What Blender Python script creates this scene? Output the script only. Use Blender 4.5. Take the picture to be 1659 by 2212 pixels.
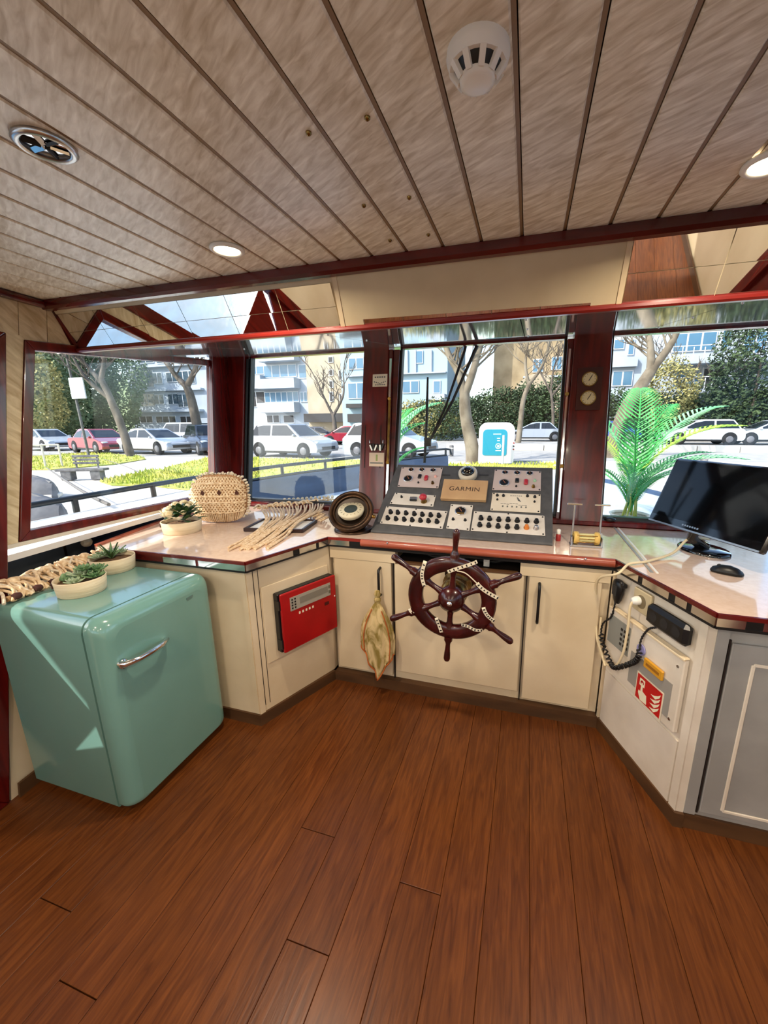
import bpy, bmesh, math, random
from mathutils import Vector, Matrix, Euler
V = Vector
random.seed(7)
for o in list(bpy.data.objects): bpy.data.objects.remove(o)
SC = bpy.context.scene
COL = SC.collection

# ------------------------------------------------------------------ camera
FPX, PX, PY = 860.0, 880.0, 1122.0          # focal length and principal point in photo pixels
IW, IH = 1659.0, 2212.0
EYE = V((0, 0, 1.55))
def _dir(x, y): return V((x-PX, -(y-PY), FPX)).normalized()
_yw = _dir(1141, 916); _zw = -_dir(908, 4700)
_zw = (_zw-_yw*_yw.dot(_zw)).normalized()
_xw = _yw.cross(_zw)
if _xw.x < 0: _xw = -_xw
R3 = Matrix((_xw, _yw, _zw))                # camera (right, up, forward) to world
cam = bpy.data.cameras.new('camera'); camo = bpy.data.objects.new('camera', cam); COL.objects.link(camo)
cam.sensor_fit = 'VERTICAL'; cam.sensor_height = 36.0; cam.lens = 36.0*FPX/IH
cam.shift_x = -(PX-IW/2)/IH; cam.shift_y = (PY-IH/2)/IH
cam.clip_start = 0.02; cam.clip_end = 500
r, u, f = R3.col[0], R3.col[1], R3.col[2]
camo.matrix_world = Matrix(((r.x, u.x, -f.x, EYE.x), (r.y, u.y, -f.y, EYE.y), (r.z, u.z, -f.z, EYE.z), (0, 0, 0, 1)))
SC.camera = camo
def ray(x, y): return R3 @ V((x-PX, -(y-PY), FPX))
def atz(x, y, z): d = ray(x, y); return EYE+d*((z-EYE.z)/d.z)
def aty(x, y, yy): d = ray(x, y); return EYE+d*(yy/d.y)
def atpl(x, y, p0, n): d = ray(x, y); return EYE+d*((V(p0)-EYE).dot(n)/d.dot(n))

# ------------------------------------------------------------------ world, sun, exposure
W = bpy.data.worlds.new('sky'); SC.world = W; W.use_nodes = True
nt = W.node_tree; bg = nt.nodes['Background']
sky = nt.nodes.new('ShaderNodeTexSky'); sky.sky_type = 'NISHITA'; sky.sun_disc = False
SUN_DIR = V((0.55, 0.62, -0.66)).normalized()           # direction the light travels
sky.sun_elevation = math.asin(-SUN_DIR.z); sky.sun_rotation = math.atan2(-SUN_DIR.x, -SUN_DIR.y)
sky.air_density = 1.0; sky.dust_density = 1.5
nt.links.new(sky.outputs[0], bg.inputs[0]); bg.inputs[1].default_value = 0.36
sl = bpy.data.lights.new('sun', 'SUN'); sl.energy = 4.0; sl.angle = 0.01; sl.color = (1, .95, .87)
so = bpy.data.objects.new('sun', sl); COL.objects.link(so); so.rotation_euler = SUN_DIR.to_track_quat('-Z', 'Y').to_euler(); so.location = (-6, -6, 9)
SC.view_settings.view_transform = 'Standard'; SC.view_settings.look = 'None'; SC.view_settings.gamma = 1.0
SC.view_settings.use_curve_mapping = False; SC.view_settings.exposure = 0.55
LAMP_W = 9.0

# ------------------------------------------------------------------ materials
def lin(c):
    c = c/255.0
    return c/12.92 if c <= .04045 else ((c+.055)/1.055)**2.4
def rgb(r, g, b): return (lin(r), lin(g), lin(b), 1)
MATS = {}
def mat(name, col, rough=.5, metal=0, col2=None, scale=(8, 8, 8), dist=0, bump=0, coat=0, emit=0, alpha=1, trans=0, spread=(.35, .65), detail=4, rnd=0, rot=(0, 0, 0), ior=1.45, spec=.5, coord='Object'):
    if name in MATS: return MATS[name]
    m = bpy.data.materials.new(name); m.use_nodes = True; n = m.node_tree; b = n.nodes['Principled BSDF']
    def L(a, c): n.links.new(a, c)
    b.inputs['Base Color'].default_value = col; b.inputs['Roughness'].default_value = rough; b.inputs['Metallic'].default_value = metal
    b.inputs['Coat Weight'].default_value = coat; b.inputs['Coat Roughness'].default_value = .06; b.inputs['IOR'].default_value = ior
    b.inputs['Specular IOR Level'].default_value = spec; b.inputs['Transmission Weight'].default_value = trans
    if emit: b.inputs['Emission Color'].default_value = col; b.inputs['Emission Strength'].default_value = emit
    if col2 or bump or rnd:
        tc = n.nodes.new('ShaderNodeTexCoord'); mp = n.nodes.new('ShaderNodeMapping')
        mp.vector_type = 'TEXTURE'; mp.inputs['Scale'].default_value = [1/q for q in scale]; mp.inputs['Rotation'].default_value = rot
        no = n.nodes.new('ShaderNodeTexNoise'); no.inputs['Scale'].default_value = 1; no.inputs['Detail'].default_value = detail; no.inputs['Distortion'].default_value = dist
        L(tc.outputs[coord], mp.inputs[0])
        src = mp.outputs[0]
        if rnd:
            oi = n.nodes.new('ShaderNodeObjectInfo'); ad = n.nodes.new('ShaderNodeVectorMath'); ad.operation = 'ADD'
            mu = n.nodes.new('ShaderNodeMath'); mu.operation = 'MULTIPLY'; mu.inputs[1].default_value = 57.0
            L(oi.outputs['Random'], mu.inputs[0]); L(mp.outputs[0], ad.inputs[0]); L(mu.outputs[0], ad.inputs[1]); src = ad.outputs[0]
        L(src, no.inputs[0])
        if col2:
            cr = n.nodes.new('ShaderNodeValToRGB'); cr.color_ramp.elements[0].position = spread[0]; cr.color_ramp.elements[1].position = spread[1]
            cr.color_ramp.elements[0].color = col; cr.color_ramp.elements[1].color = col2
            L(no.outputs[0], cr.inputs[0]); out = cr.outputs[0]
            if rnd:
                hs = n.nodes.new('ShaderNodeHueSaturation'); mr = n.nodes.new('ShaderNodeMapRange')
                mr.inputs[3].default_value = 1-rnd; mr.inputs[4].default_value = 1+rnd
                L(oi.outputs['Random'], mr.inputs[0]); L(mr.outputs[0], hs.inputs['Value']); L(out, hs.inputs['Color']); out = hs.outputs[0]
            L(out, b.inputs['Base Color'])
        if bump:
            bp = n.nodes.new('ShaderNodeBump'); bp.inputs['Strength'].default_value = bump; bp.inputs['Distance'].default_value = .01
            L(no.outputs[0], bp.inputs['Height']); L(bp.outputs[0], b.inputs['Normal'])
    MATS[name] = m
    return m
def glass_mat(name, tint=(.97, .985, .98, 1), refl=.06):
    m = bpy.data.materials.new(name); m.use_nodes = True; n = m.node_tree; n.nodes.remove(n.nodes['Principled BSDF'])
    t = n.nodes.new('ShaderNodeBsdfTransparent'); t.inputs[0].default_value = tint
    g = n.nodes.new('ShaderNodeBsdfGlossy'); g.inputs['Roughness'].default_value = .01
    lw = n.nodes.new('ShaderNodeLayerWeight'); lw.inputs[0].default_value = .5
    pw = n.nodes.new('ShaderNodeMath'); pw.operation = 'POWER'; pw.inputs[1].default_value = 5; n.links.new(lw.outputs['Facing'], pw.inputs[0])
    fr = n.nodes.new('ShaderNodeMath'); fr.operation = 'MULTIPLY_ADD'; fr.inputs[1].default_value = .6; fr.inputs[2].default_value = .02; n.links.new(pw.outputs[0], fr.inputs[0])
    mx = n.nodes.new('ShaderNodeMixShader'); n.links.new(fr.outputs[0], mx.inputs[0]); n.links.new(t.outputs[0], mx.inputs[1]); n.links.new(g.outputs[0], mx.inputs[2])
    n.links.new(mx.outputs[0], n.nodes['Material Output'].inputs[0]); MATS[name] = m
    return m
M_ceil = mat('ceiling_panel', rgb(248, 241, 224), .3, col2=rgb(194, 178, 150), scale=(80, 15, 40), rot=(0, 0, 1.03), dist=.6, spread=(.28, .70), detail=5, rnd=.03, spec=.5)
M_wallp = mat('wall_panel', rgb(228, 210, 174), .4, col2=rgb(184, 158, 118), scale=(40, 40, 9), rot=(.9, 0, 0), dist=.5, spread=(.32, .7), detail=5, rnd=.03)
M_goldjoint = mat('joint_strip', rgb(132, 106, 74), .4)
M_seam = mat('plank_seam', rgb(44, 22, 10), .8)
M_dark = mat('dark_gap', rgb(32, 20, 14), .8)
M_floor = mat('floor_wood', rgb(70, 33, 11), .32, col2=rgb(112, 62, 25), scale=(60, 5.0, 60), dist=1.4, spread=(.25, .75), detail=8, rnd=.08, spec=.35, bump=.05)
M_red = mat('mahogany', rgb(104, 17, 12), .22, col2=rgb(70, 9, 9), scale=(18, 18, 1.6), dist=1.0, detail=6, coat=.35)
M_redtrim = mat('mahogany_trim', rgb(98, 16, 14), .25, col2=rgb(66, 9, 10), scale=(2, 14, 14), dist=.6, coat=.35)
M_redbright = mat('red_edge', rgb(140, 36, 28), .3, col2=rgb(104, 22, 18), scale=(2, 14, 14), coat=.3)
M_salmon = mat('salmon_rail', rgb(176, 92, 68), .3, col2=rgb(150, 70, 50), scale=(3, 16, 16), coat=.3)
M_cream = mat('cream_paint', rgb(222, 204, 172), .42, col2=rgb(208, 188, 154), scale=(3, 3, 3), detail=6)
M_cream2 = mat('cream_board', rgb(214, 200, 168), .4, col2=rgb(190, 174, 142), scale=(2.6, 2.6, 2.6), detail=5)
M_whitep = mat('white_paint', rgb(226, 216, 200), .4, col2=rgb(208, 196, 178), scale=(4, 4, 4), detail=6)
M_grey = mat('plain_grey', rgb(158, 156, 152), .45, col2=rgb(140, 138, 134), scale=(4, 4, 4), detail=5)  # one grey tone for the right edge cabinet and a seam strip
M_top = mat('counter_laminate', rgb(226, 200, 180), .10, col2=rgb(218, 190, 168), scale=(40, 40, 40), coat=.5)
M_mirror = mat('mirror', (.86, .87, .86, 1), .015, metal=1)
M_chrome = mat('chrome', (.75, .75, .76, 1), .12, metal=1)
M_steel = mat('steel', (.55, .55, .55, 1), .28, metal=1)
M_soffit = mat('gloss_white', rgb(240, 238, 232), .05, metal=.75, coat=.6, spec=.8)
M_basebd = mat('baseboard_wood', rgb(92, 62, 36), .5, col2=rgb(70, 46, 26), scale=(3, 3, 14))
M_black = mat('black_plastic', rgb(16, 16, 18), .38)
M_gloss = mat('black_gloss', rgb(6, 6, 8), .06, coat=.5)
M_white = mat('white_plastic', rgb(236, 234, 226), .35)
M_glass = glass_mat('window_glass')
M_bluegrey = mat('blue_grey_panel', rgb(96, 108, 120), .5, col2=rgb(80, 92, 106), scale=(2, 2, 5))
M_mint = mat('mint_enamel', rgb(112, 154, 144), .2, coat=.6, col2=rgb(107, 149, 139), scale=(3, 3, 3))
M_brass = mat('aged_brass', rgb(150, 118, 62), .26, metal=.9, col2=rgb(96, 70, 36), scale=(14, 14, 14))
M_bronze = mat('dark_bronze', rgb(78, 54, 34), .34, metal=.7, col2=rgb(40, 27, 18), scale=(10, 10, 10))
M_rope = mat('cotton_cord', rgb(238, 214, 178), .85, col2=rgb(204, 168, 126), scale=(60, 60, 60), bump=.4)
M_ropew = mat('pale_cotton', rgb(234, 222, 200), .85, col2=rgb(206, 184, 152), scale=(60, 60, 60), bump=.4)
M_paper = mat('paper', rgb(226, 214, 188), .7)

# ------------------------------------------------------------------ mesh helpers
class MB:
    def __init__(s): s.v = []; s.f = []; s.sm = []
    def add(s, vs, fs, smooth=False):
        k = len(s.v); s.v += [V(p) for p in vs]; s.f += [tuple(i+k for i in q) for q in fs]; s.sm += [smooth]*len(fs); return s
    def box(s, c, d, rot=None, bev=0):
        c = V(c); hx, hy, hz = d[0]/2, d[1]/2, d[2]/2
        if bev:
            b = min(bev, hx*.95, hy*.95, hz*.95); pts = []
            for z, i in ((-hz, b), (-hz+b, 0), (hz-b, 0), (hz, b)):
                x, y = hx-i, hy-i
                k = b if not i else b*.6
                pts += [V(p+(z,)) for p in ((-x+k, -y), (x-k, -y), (x, -y+k), (x, y-k), (x-k, y), (-x+k, y), (-x, y-k), (-x, -y+k))]
            fs = [tuple(range(7, -1, -1)), tuple(range(24, 32))]
            for l in range(3): fs += [(l*8+j, l*8+(j+1) % 8, l*8+8+(j+1) % 8, l*8+8+j) for j in range(8)]
        else:
            pts = [V((x, y, z)) for z in (-hz, hz) for x, y in ((-hx, -hy), (hx, -hy), (hx, hy), (-hx, hy))]
            fs = [(3, 2, 1, 0), (4, 5, 6, 7)]+[(j, (j+1) % 4, 4+(j+1) % 4, 4+j) for j in range(4)]
        if rot is not None:
            m = rot if isinstance(rot, Matrix) else Euler(rot).to_matrix(); pts = [m @ p for p in pts]
        return s.add([c+p for p in pts], fs)
    def slab(s, poly, off):                       # polygon of 3-D points pushed along a vector
        n = len(poly); p = [V(q) for q in poly]; off = V(off)
        return s.add(p+[q+off for q in p], [tuple(range(n-1, -1, -1)), tuple(range(n, 2*n))]+[(i, (i+1) % n, n+(i+1) % n, n+i) for i in range(n)])
    def prism(s, poly, z0, z1): return s.slab([(p[0], p[1], z0) for p in poly], (0, 0, z1-z0))
    def loft(s, rings, cap=True, smooth=True, closed=True):
        n = len(rings[0]); vs = [p for r_ in rings for p in r_]; fs = []
        for i in range(len(rings)-1):
            for j in range(n if closed else n-1): fs.append((i*n+j, i*n+(j+1) % n, (i+1)*n+(j+1) % n, (i+1)*n+j))
        s.add(vs, fs, smooth)
        if cap and closed:
            s.add(rings[0], [tuple(range(n-1, -1, -1))]); s.add(rings[-1], [tuple(range(n))])
        return s
    def tube(s, path, rad, n=8, cap=True, flat=1.0):
        path = [V(p) for p in path]; rings = []; a = None
        for i, p in enumerate(path):
            t = (path[min(i+1, len(path)-1)]-path[max(i-1, 0)])
            t = t.normalized() if t.length > 1e-9 else V((0, 0, 1))
            if a is None: a = t.orthogonal().normalized()
            a = (a-t*a.dot(t)); a = a.normalized() if a.length > 1e-6 else t.orthogonal().normalized()
            b = t.cross(a); rr = rad[i] if isinstance(rad, (list, tuple)) else rad
            rings.append([p+a*(rr*math.cos(k*2*math.pi/n))+b*(rr*flat*math.sin(k*2*math.pi/n)) for k in range(n)])
        return s.loft(rings, cap)
    def cyl(s, p0, p1, r0, r1=None, n=16): return s.tube([p0, p1], [r0, r0 if r1 is None else r1], n)
    def lathe(s, prof, c=(0, 0, 0), axis=(0, 0, 1), n=20, cap=True, sx=1.0, sy=1.0):     # prof = [(radius, height)]
        q = V((0, 0, 1)).rotation_difference(V(axis)); c = V(c)
        rings = [[c+q @ V((rr*sx*math.cos(k*2*math.pi/n), rr*sy*math.sin(k*2*math.pi/n), h)) for k in range(n)] for rr, h in prof]
        return s.loft(rings, cap)
    def ball(s, c, rad, n=10, m=6):
        if not isinstance(rad, (tuple, list)): rad = (rad,)*3
        rings = []
        for i in range(m+1):
            a = math.pi*(i/m-.5); e = max(math.cos(a), .02)
            rings.append([V(c)+V((rad[0]*e*math.cos(k*2*math.pi/n), rad[1]*e*math.sin(k*2*math.pi/n), rad[2]*math.sin(a))) for k in range(n)])
        return s.loft(rings)
    def build(s, name, m, parent=None, smooth=None, bevel=0, local=False, kind=None, loc=None):
        me = bpy.data.meshes.new(name); vs = s.v
        o = bpy.data.objects.new(name, me); COL.objects.link(o)
        if parent is not None:
            o.parent = parent
            if not local:
                inv = WM(parent).inverted(); vs = [inv @ p for p in vs]
        elif not local:
            if loc is None:
                xs = [p.x for p in vs]; ys = [p.y for p in vs]
                loc = V(((min(xs)+max(xs))/2, (min(ys)+max(ys))/2, min(p.z for p in vs)))
            o.location = loc; vs = [p-V(loc) for p in vs]
        me.from_pydata([tuple(p) for p in vs], [], s.f); me.materials.append(m)
        me.polygons.foreach_set('use_smooth', [bool(x) if smooth is None else smooth for x in s.sm])
        bm = bmesh.new(); bm.from_mesh(me); bmesh.ops.recalc_face_normals(bm, faces=bm.faces); bm.to_mesh(me); bm.free()
        if bevel:
            b = o.modifiers.new('bevel', 'BEVEL'); b.width = bevel; b.segments = 2; b.limit_method = 'ANGLE'; b.angle_limit = .7
        if kind: o['kind'] = kind
        return o
def WM(o):
    m = o.matrix_basis.copy()
    while o.parent: o = o.parent; m = o.matrix_basis @ m
    return m
def thing(name, label, cat, loc=(0, 0, 0), rot=(0, 0, 0), group=None):
    o = bpy.data.objects.new(name, None); COL.objects.link(o); o.location = loc; o.rotation_euler = rot; o.empty_display_size = .1
    return tag(o, label, cat, group)
def tag(o, label, cat, group=None):
    o['label'] = label; o['category'] = cat
    if group: o['group'] = group
    return o
def struct(o): o['kind'] = 'structure'; return o
def dup(root, loc=None, rot=None, label=None, group=None):
    r_ = root.copy(); COL.objects.link(r_)
    if loc is not None: r_.location = loc
    if rot is not None: r_.rotation_euler = rot
    if label: r_['label'] = label
    if group: r_['group'] = group
    for ch in root.children:
        c = ch.copy(); COL.objects.link(c); c.parent = r_
        for g in ch.children:
            d = g.copy(); COL.objects.link(d); d.parent = c
    return r_
def copypart(src, parent, matrix):
    c = src.copy(); COL.objects.link(c); c.parent = parent; c.matrix_basis = matrix; return c
def frame_at(o, x, y, z): # axes as columns, origin o
    x, y, z = V(x), V(y), V(z)
    return Matrix(((x.x, y.x, z.x, o[0]), (x.y, y.y, z.y, o[1]), (x.z, y.z, z.z, o[2]), (0, 0, 0, 1)))
def text(body, size, m, parent, mtx, name='lettering', depth=.0006, spacing=1.0):
    c = bpy.data.curves.new(name, 'FONT'); c.body = body; c.size = size; c.extrude = depth; c.align_x = 'CENTER'; c.align_y = 'CENTER'; c.space_character = spacing
    t = bpy.data.objects.new(name, c); COL.objects.link(t)
    bpy.context.view_layer.update()
    me = bpy.data.meshes.new_from_object(t); bpy.data.objects.remove(t)
    o = bpy.data.objects.new(name, me); COL.objects.link(o); me.materials.clear(); me.materials.append(m)
    o.parent = parent; o.matrix_basis = WM(parent).inverted() @ mtx
    return o
def lerp(a, b, t): return V(a)+(V(b)-V(a))*t
# ================================================================== THE WHEELHOUSE
XM = -.315                                   # centre line of the boat
def mx(x): return 2*XM-x
ZC = 2.11
# ---- floor planks
fl = struct(MB().box((-.3, .3, -.035), (4.4, 5.4, .05)).build('floor', M_seam))
PW = .1446; x0 = .0988-PW*16
joints = {11: [.756], 10: [1.082], 13: [1.005], 7: [.49], 5: [.62], 9: [.1], 14: [.35], 16: [.2]}
PLK = {}
for k in range(27):
    xa = x0+k*PW
    js = joints.get(k)
    rng = random.Random(k*13+1)
    st = js[0] if js else .2+rng.random()*-.6
    ys = [st]
    while ys[-1] < 2.1: ys.append(ys[-1]+2.35)
    while ys[0] > -2.2: ys.insert(0, ys[0]-2.35)
    ys = [min(max(y, -2.3), 2.05) for y in ys]
    for a, b in zip(ys, ys[1:]):
        if b-a < .05: continue
        MB().box((xa+PW/2, (a+b)/2, -.005), (PW-.0012, b-a-.003, .01), bev=.0012).build('plank', M_floor, fl)
# ---- ceiling planks with the pale joint strip between
ce = struct(MB().box((-.3, -.3, ZC+.05), (4.2, 3.9, .06)).build('ceiling', M_dark))
CP = .1232; c0 = -.0525
for k in range(-18, 15):
    xa = c0+k*CP
    if xa < -2.25 or xa > 1.62: continue
    MB().box((xa+CP/2, -.36, ZC+.006), (CP-.010, 3.7, .012), bev=.003).build('plank', M_ceil, ce)
    MB().box((xa-.0012, -.36, ZC+.0075), (.008, 3.7, .008)).build('joint_strip', M_goldjoint, ce)
# ---- side walls: s = -1 left, +1 right (mirror image)
def SW(s):
    def f(y, z, off=0):
        x = -2.12-.124*(y-1.1)+off+.06*max(0, 1-z/1.06)
        return V((x if s < 0 else mx(x), y, z))
    return f
SL = .222
def yz(y0, z): return y0+SL*z
def wallpoly(f, s, poly, off=0, th=-.04):
    pts = [f(y, z, off) for y, z in poly]; return pts, V((th if s < 0 else -th, 0, 0))
def sidequad(f, s, name, m, parent, ya, yb, za, zb, off=0, th=-.04, bevel=0):
    pts, o = wallpoly(f, s, [(yz(ya, za), za), (yz(yb, za), za), (yz(yb, zb), zb), (yz(ya, zb), zb)], off, th)
    return MB().slab(pts, o).build(name, m, parent, bevel=bevel)
def framed(f, s, nm, poly, w, off=.012, th=-.045, glass=True):
    """frame of four bars round a quad given as (y,z) corners, with a pane"""
    c = [V((p[0], p[1], 0)) for p in poly]; n = len(c); inn = []
    cen = sum(c, V())/n
    for i in range(n):
        a, b, d = c[i-1], c[i], c[(i+1) % n]
        e1 = (a-b).normalized(); e2 = (d-b).normalized(); sn = abs(e1.x*e2.y-e1.y*e2.x)
        inn.append(b+(e1+e2)*(w/sn))
    root = None
    for i in range(n):
        q = [c[i], c[(i+1) % n], inn[(i+1) % n], inn[i]]
        pts, o = wallpoly(f, s, [(p.x, p.y) for p in q], off, th)
        mb = MB().slab(pts, o)
        if root is None: root = struct(mb.build(nm, M_red, bevel=.004))
        else: mb.build('frame_bar', M_red, root, bevel=.004)
    if glass:
        pts, o = wallpoly(f, s, [(p.x, p.y) for p in inn], -.012, -.004)
        MB().slab(pts, o).build('pane', M_glass, root)
    return root
wn = 0
for s, side in ((-1, 'left'), (1, 'right')):
    f = SW(s)
    # cream board above the windows, built of single panels
    pts, o = wallpoly(f, s, [(-2.2, 1.935), (1.60, 1.905), (1.47, ZC+.02), (-2.2, ZC+.02)], -.004, -.03)
    w = struct(MB().slab(pts, o).build('wall_'+side, M_goldjoint))
    k = 0; y = 1.548
    def hy(z): return 1.47+.115*(ZC-z)/.193
    while y > -2.1:
        ya, yb = y-.117, y
        top = [(min(yb+.035, hy(ZC)) if yb > 1.4 else yb+.035, ZC+.01), (ya+.035, ZC+.01)]
        pts, o = wallpoly(f, s, [(ya, 1.925), (yb, 1.925)]+top, .004, -.008)
        MB().slab(pts, o).build('panel', M_wallp, w); y -= .1195
    # the slanted strip between the door post and the big window
    yf = lambda z: 1.128+.2355*(z-1.072)
    pts, o = wallpoly(f, s, [(yz(.83, 1.055), 1.055), (yf(1.055), 1.055), (yf(1.94), 1.94), (yz(.83, 1.94), 1.94)], .004, -.05)
    MB().slab(pts, o).build('panel', M_wallp, w)
    for ya, yb in ((-.10, .05), (-.98, -.85), (-2.6, -1.70)):
        sidequad(f, s, 'panel', M_wallp, w, ya, yb, 1.055, 1.94, .004, -.05)
    sidequad(f, s, 'lower_panel', M_cream, w, -2.25, .05, 0, 1.06, .004, -.05)
    pts, o = wallpoly(f, s, [(.84, 0), (1.62, 0), (1.62, .85), (yz(.83, .85), .85)], .004, -.04)
    MB().slab(pts, o).build('lower_panel', M_cream, w)
    # white ledge under the window, sloping down forward
    pts, o = wallpoly(f, s, [(1.04, 1.045), (2.72, .995), (2.72, 1.012), (1.04, 1.062)], .016, -.06)
    MB().slab(pts, o).build('ledge', M_whitep, w)
    # recess below the window: grey hull lining
    q = (lambda x: x) if s < 0 else mx
    MB().box((q(-2.66), 1.85, .70), (.03, 2.0, .46)).build('hull_lining', M_bluegrey, w)
    MB().box((q(-2.44), 1.85, .49), (.46, 2.0, .03)).build('hull_lining', M_bluegrey, w)
    MB().box((q(-2.44), .86, .70), (.46, .03, .46)).build('hull_lining', M_bluegrey, w)
    for yy in (1.06, 1.62, 2.2): MB().box((q(-2.643), yy, .70), (.006, .012, .44)).build('lining_joint', M_dark, w)
    # windows
    wn += 1
    framed(f, s, 'window_%d' % wn, [(1.128, 1.06), (2.50, 1.01), (2.66, 2.035), (1.33, 1.925)], .042)
    for ya, yb in ((-.85, -.10), (-1.70, -.98)):
        wn += 1
        framed(f, s, 'window_%d' % wn, [(yz(ya, 1.06), 1.06), (yz(yb, 1.06), 1.06), (yz(yb, 1.93), 1.93), (yz(ya, 1.93), 1.93)], .07)
    # door with a slanted frame, glass above and an added gap below that throws sun on the fridge
    d = framed(f, s, 'door_%d' % (1 if s < 0 else 2), [(yz(.05, .0), 0.0), (yz(.83, 0), 0), (yz(.83, 1.94), 1.94), (yz(.05, 1.94), 1.94)], .075, .012, -.07, glass=False)
    hA, hB, hC = (.558, .644), (.36, 1.03), (yz(.12, .96), .96)
    cBL, cBR, cTR, cTL = [(yz(a_, z_), z_) for a_, z_ in ((.12, .05), (.76, .05), (.76, 1.05), (.12, 1.05))]
    for pg in ([cBL, cBR, hA, hC], [cBR, cTR, cTL, hB, hA], [hC, hB, cTL]):
        pts, o = wallpoly(f, s, pg, -.005, -.015); MB().slab(pts, o).build('lower_panel', M_red, d)
    sidequad(f, s, 'pane', M_glass, d, .12, .76, 1.05, 1.87, -.02, -.004)
    struct(MB().tube([f(-2.2, ZC-.018, .02), f(1.5, ZC-.018, .02)], .02, 4).build('trim_%d' % (1 if s < 0 else 2), M_redtrim))
    MB().slab([f(1.46, ZC, .012), f(1.49, ZC, .012), f(1.612, 1.905, .012), f(1.575, 1.905, .012)], V((-s*-.02, 0, 0))).build('corner_trim', M_redtrim, w)
    struct(MB().slab([f(-2.2, 0, .014), f(.04, 0, .014), f(.04, .06, .014), f(-2.2, .06, .014)], V((.012*-s, 0, 0))).build('baseboard_%s' % side, M_basebd))
    pts, o = wallpoly(f, s, [(.86, 0), (1.5, 0), (1.5, .06), (.87, .06)], .016, .012)
    MB().slab(pts, o).build('baseboard', M_basebd, w)
# ---- unseen back wall, windows added to let daylight in
bw = struct(MB().box((XM, -2.22, .5), (3.6, .06, 1.0)).build('wall_back', M_wallp))
MB().box((XM, -2.22, 2.03), (3.6, .06, .2)).build('wall_head', M_wallp, bw)
for xx in (-1.95, -.98, .35, 1.3): MB().box((xx, -2.22, 1.46), (.16, .07, .94)).build('post', M_red, bw)
for i, (xa, xb) in enumerate(((-1.87, -1.06), (-.9, .27), (.43, 1.22))):
    wn += 1
    w_ = struct(MB().box(((xa+xb)/2, -2.20, 1.015), (xb-xa, .06, .05)).build('window_%d' % wn, M_red))
    MB().box(((xa+xb)/2, -2.22, 1.48), (xb-xa, .004, .9)).build('pane', M_glass, w_)
# ---- header in front of the windows: leaning board, mirror tiles
def HD(x, t, off=0): return V((x, 1.47+.115*t-.859*off, ZC-.193*t-.512*off))
HN = V((0, .859, .512))
hd = struct(MB().slab([HD(-2.2, -.05), HD(1.58, -.05), HD(1.6, 1.0), HD(-2.22, 1.0)], HN*.02).build('wall_header', M_cream2))
MB().slab([HD(-2.17, .06, .004), HD(-.71, .06, .004), HD(-.71, .22, .004), HD(-2.17, .22, .004)], HN*.004).build('fascia_strip', M_cream2, hd)
MB().slab([HD(-.702, .02, .010), HD(.252, .02, .010), HD(.252, .97, .010), HD(.175, .97, .010), HD(.175, .86, .010), HD(-.635, .82, .010), HD(-.635, .97, .010), HD(-.716, .97, .010)], HN*.01).build('centre_board', M_cream2, hd)
MB().slab([HD(.252, .02, .012), HD(.268, .02, .012), HD(.268, .97, .012), HD(.252, .97, .012)], HN*.012).build('edge_strip', M_cream, hd)
MB().slab([HD(-.72, .10, .012), HD(-.702, .10, .012), HD(-.716, .97, .012), HD(-.734, .97, .012)], HN*.012).build('edge_strip', M_cream, hd)
def tiles(xa, xb, ta, tb, nx, ny, seed, skew=0):
    rg = random.Random(seed)
    for i in range(nx):
        for j in range(ny):
            a = xa+(xb-xa)*i/nx+.0012; b = xa+(xb-xa)*(i+1)/nx-.0012
            p = ta+(tb-ta)*j/ny+.004; q = ta+(tb-ta)*(j+1)/ny-.004
            t1, t2 = rg.uniform(-.0003, .0003), rg.uniform(-.00025, .00025)
            pts = [HD(a, p, .005+t1+t2), HD(b, p, .005-t1+t2), HD(b, q, .005-t1-t2), HD(a, q, .005+t1-t2)]
            MB().slab(pts, HN*.004).build('mirror_tile', M_mirror, hd)
tiles(-2.165, -.735, .22, .95, 6, 2, 1)
tiles(.27, 1.56, .12, .95, 5, 2, 2)
tiles(-.64, .18, .80, .95, 5, 1, 3)
struct(MB().box((XM, 1.452, ZC-.014), (3.72, .045, .046), bev=.01).build('trim_3', M_redtrim))
struct(MB().box((XM, 1.574, 1.921), (3.82, .030, .020), bev=.006).build('trim_4', M_redbright))
# ---- soffit: white gloss panels rising to the window heads
sf = struct(MB().slab([(-2.36, 1.58, 1.93), (1.73, 1.58, 1.93), (1.73, 2.89, 2.102), (-2.36, 2.89, 2.102)], (0, 0, .02)).build('ceiling_soffit', M_dark))
xs = [-2.34, -1.62, -.86, -.05, .62, 1.70]
for a, b in zip(xs, xs[1:]):
    MB().slab([(a+.002, 1.585, 1.916), (b-.002, 1.585, 1.916), (b-.002, 2.87, 2.083), (a+.002, 2.87, 2.083)], (0, 0, .006)).build('panel', M_soffit, sf)
for a in xs[1:-1]:
    for yy in (1.66, 2.1, 2.6): MB().ball((a+.02, yy, 1.916+(yy-1.585)*.1293), .005, 6, 4).build('screw', M_steel, sf)
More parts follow.
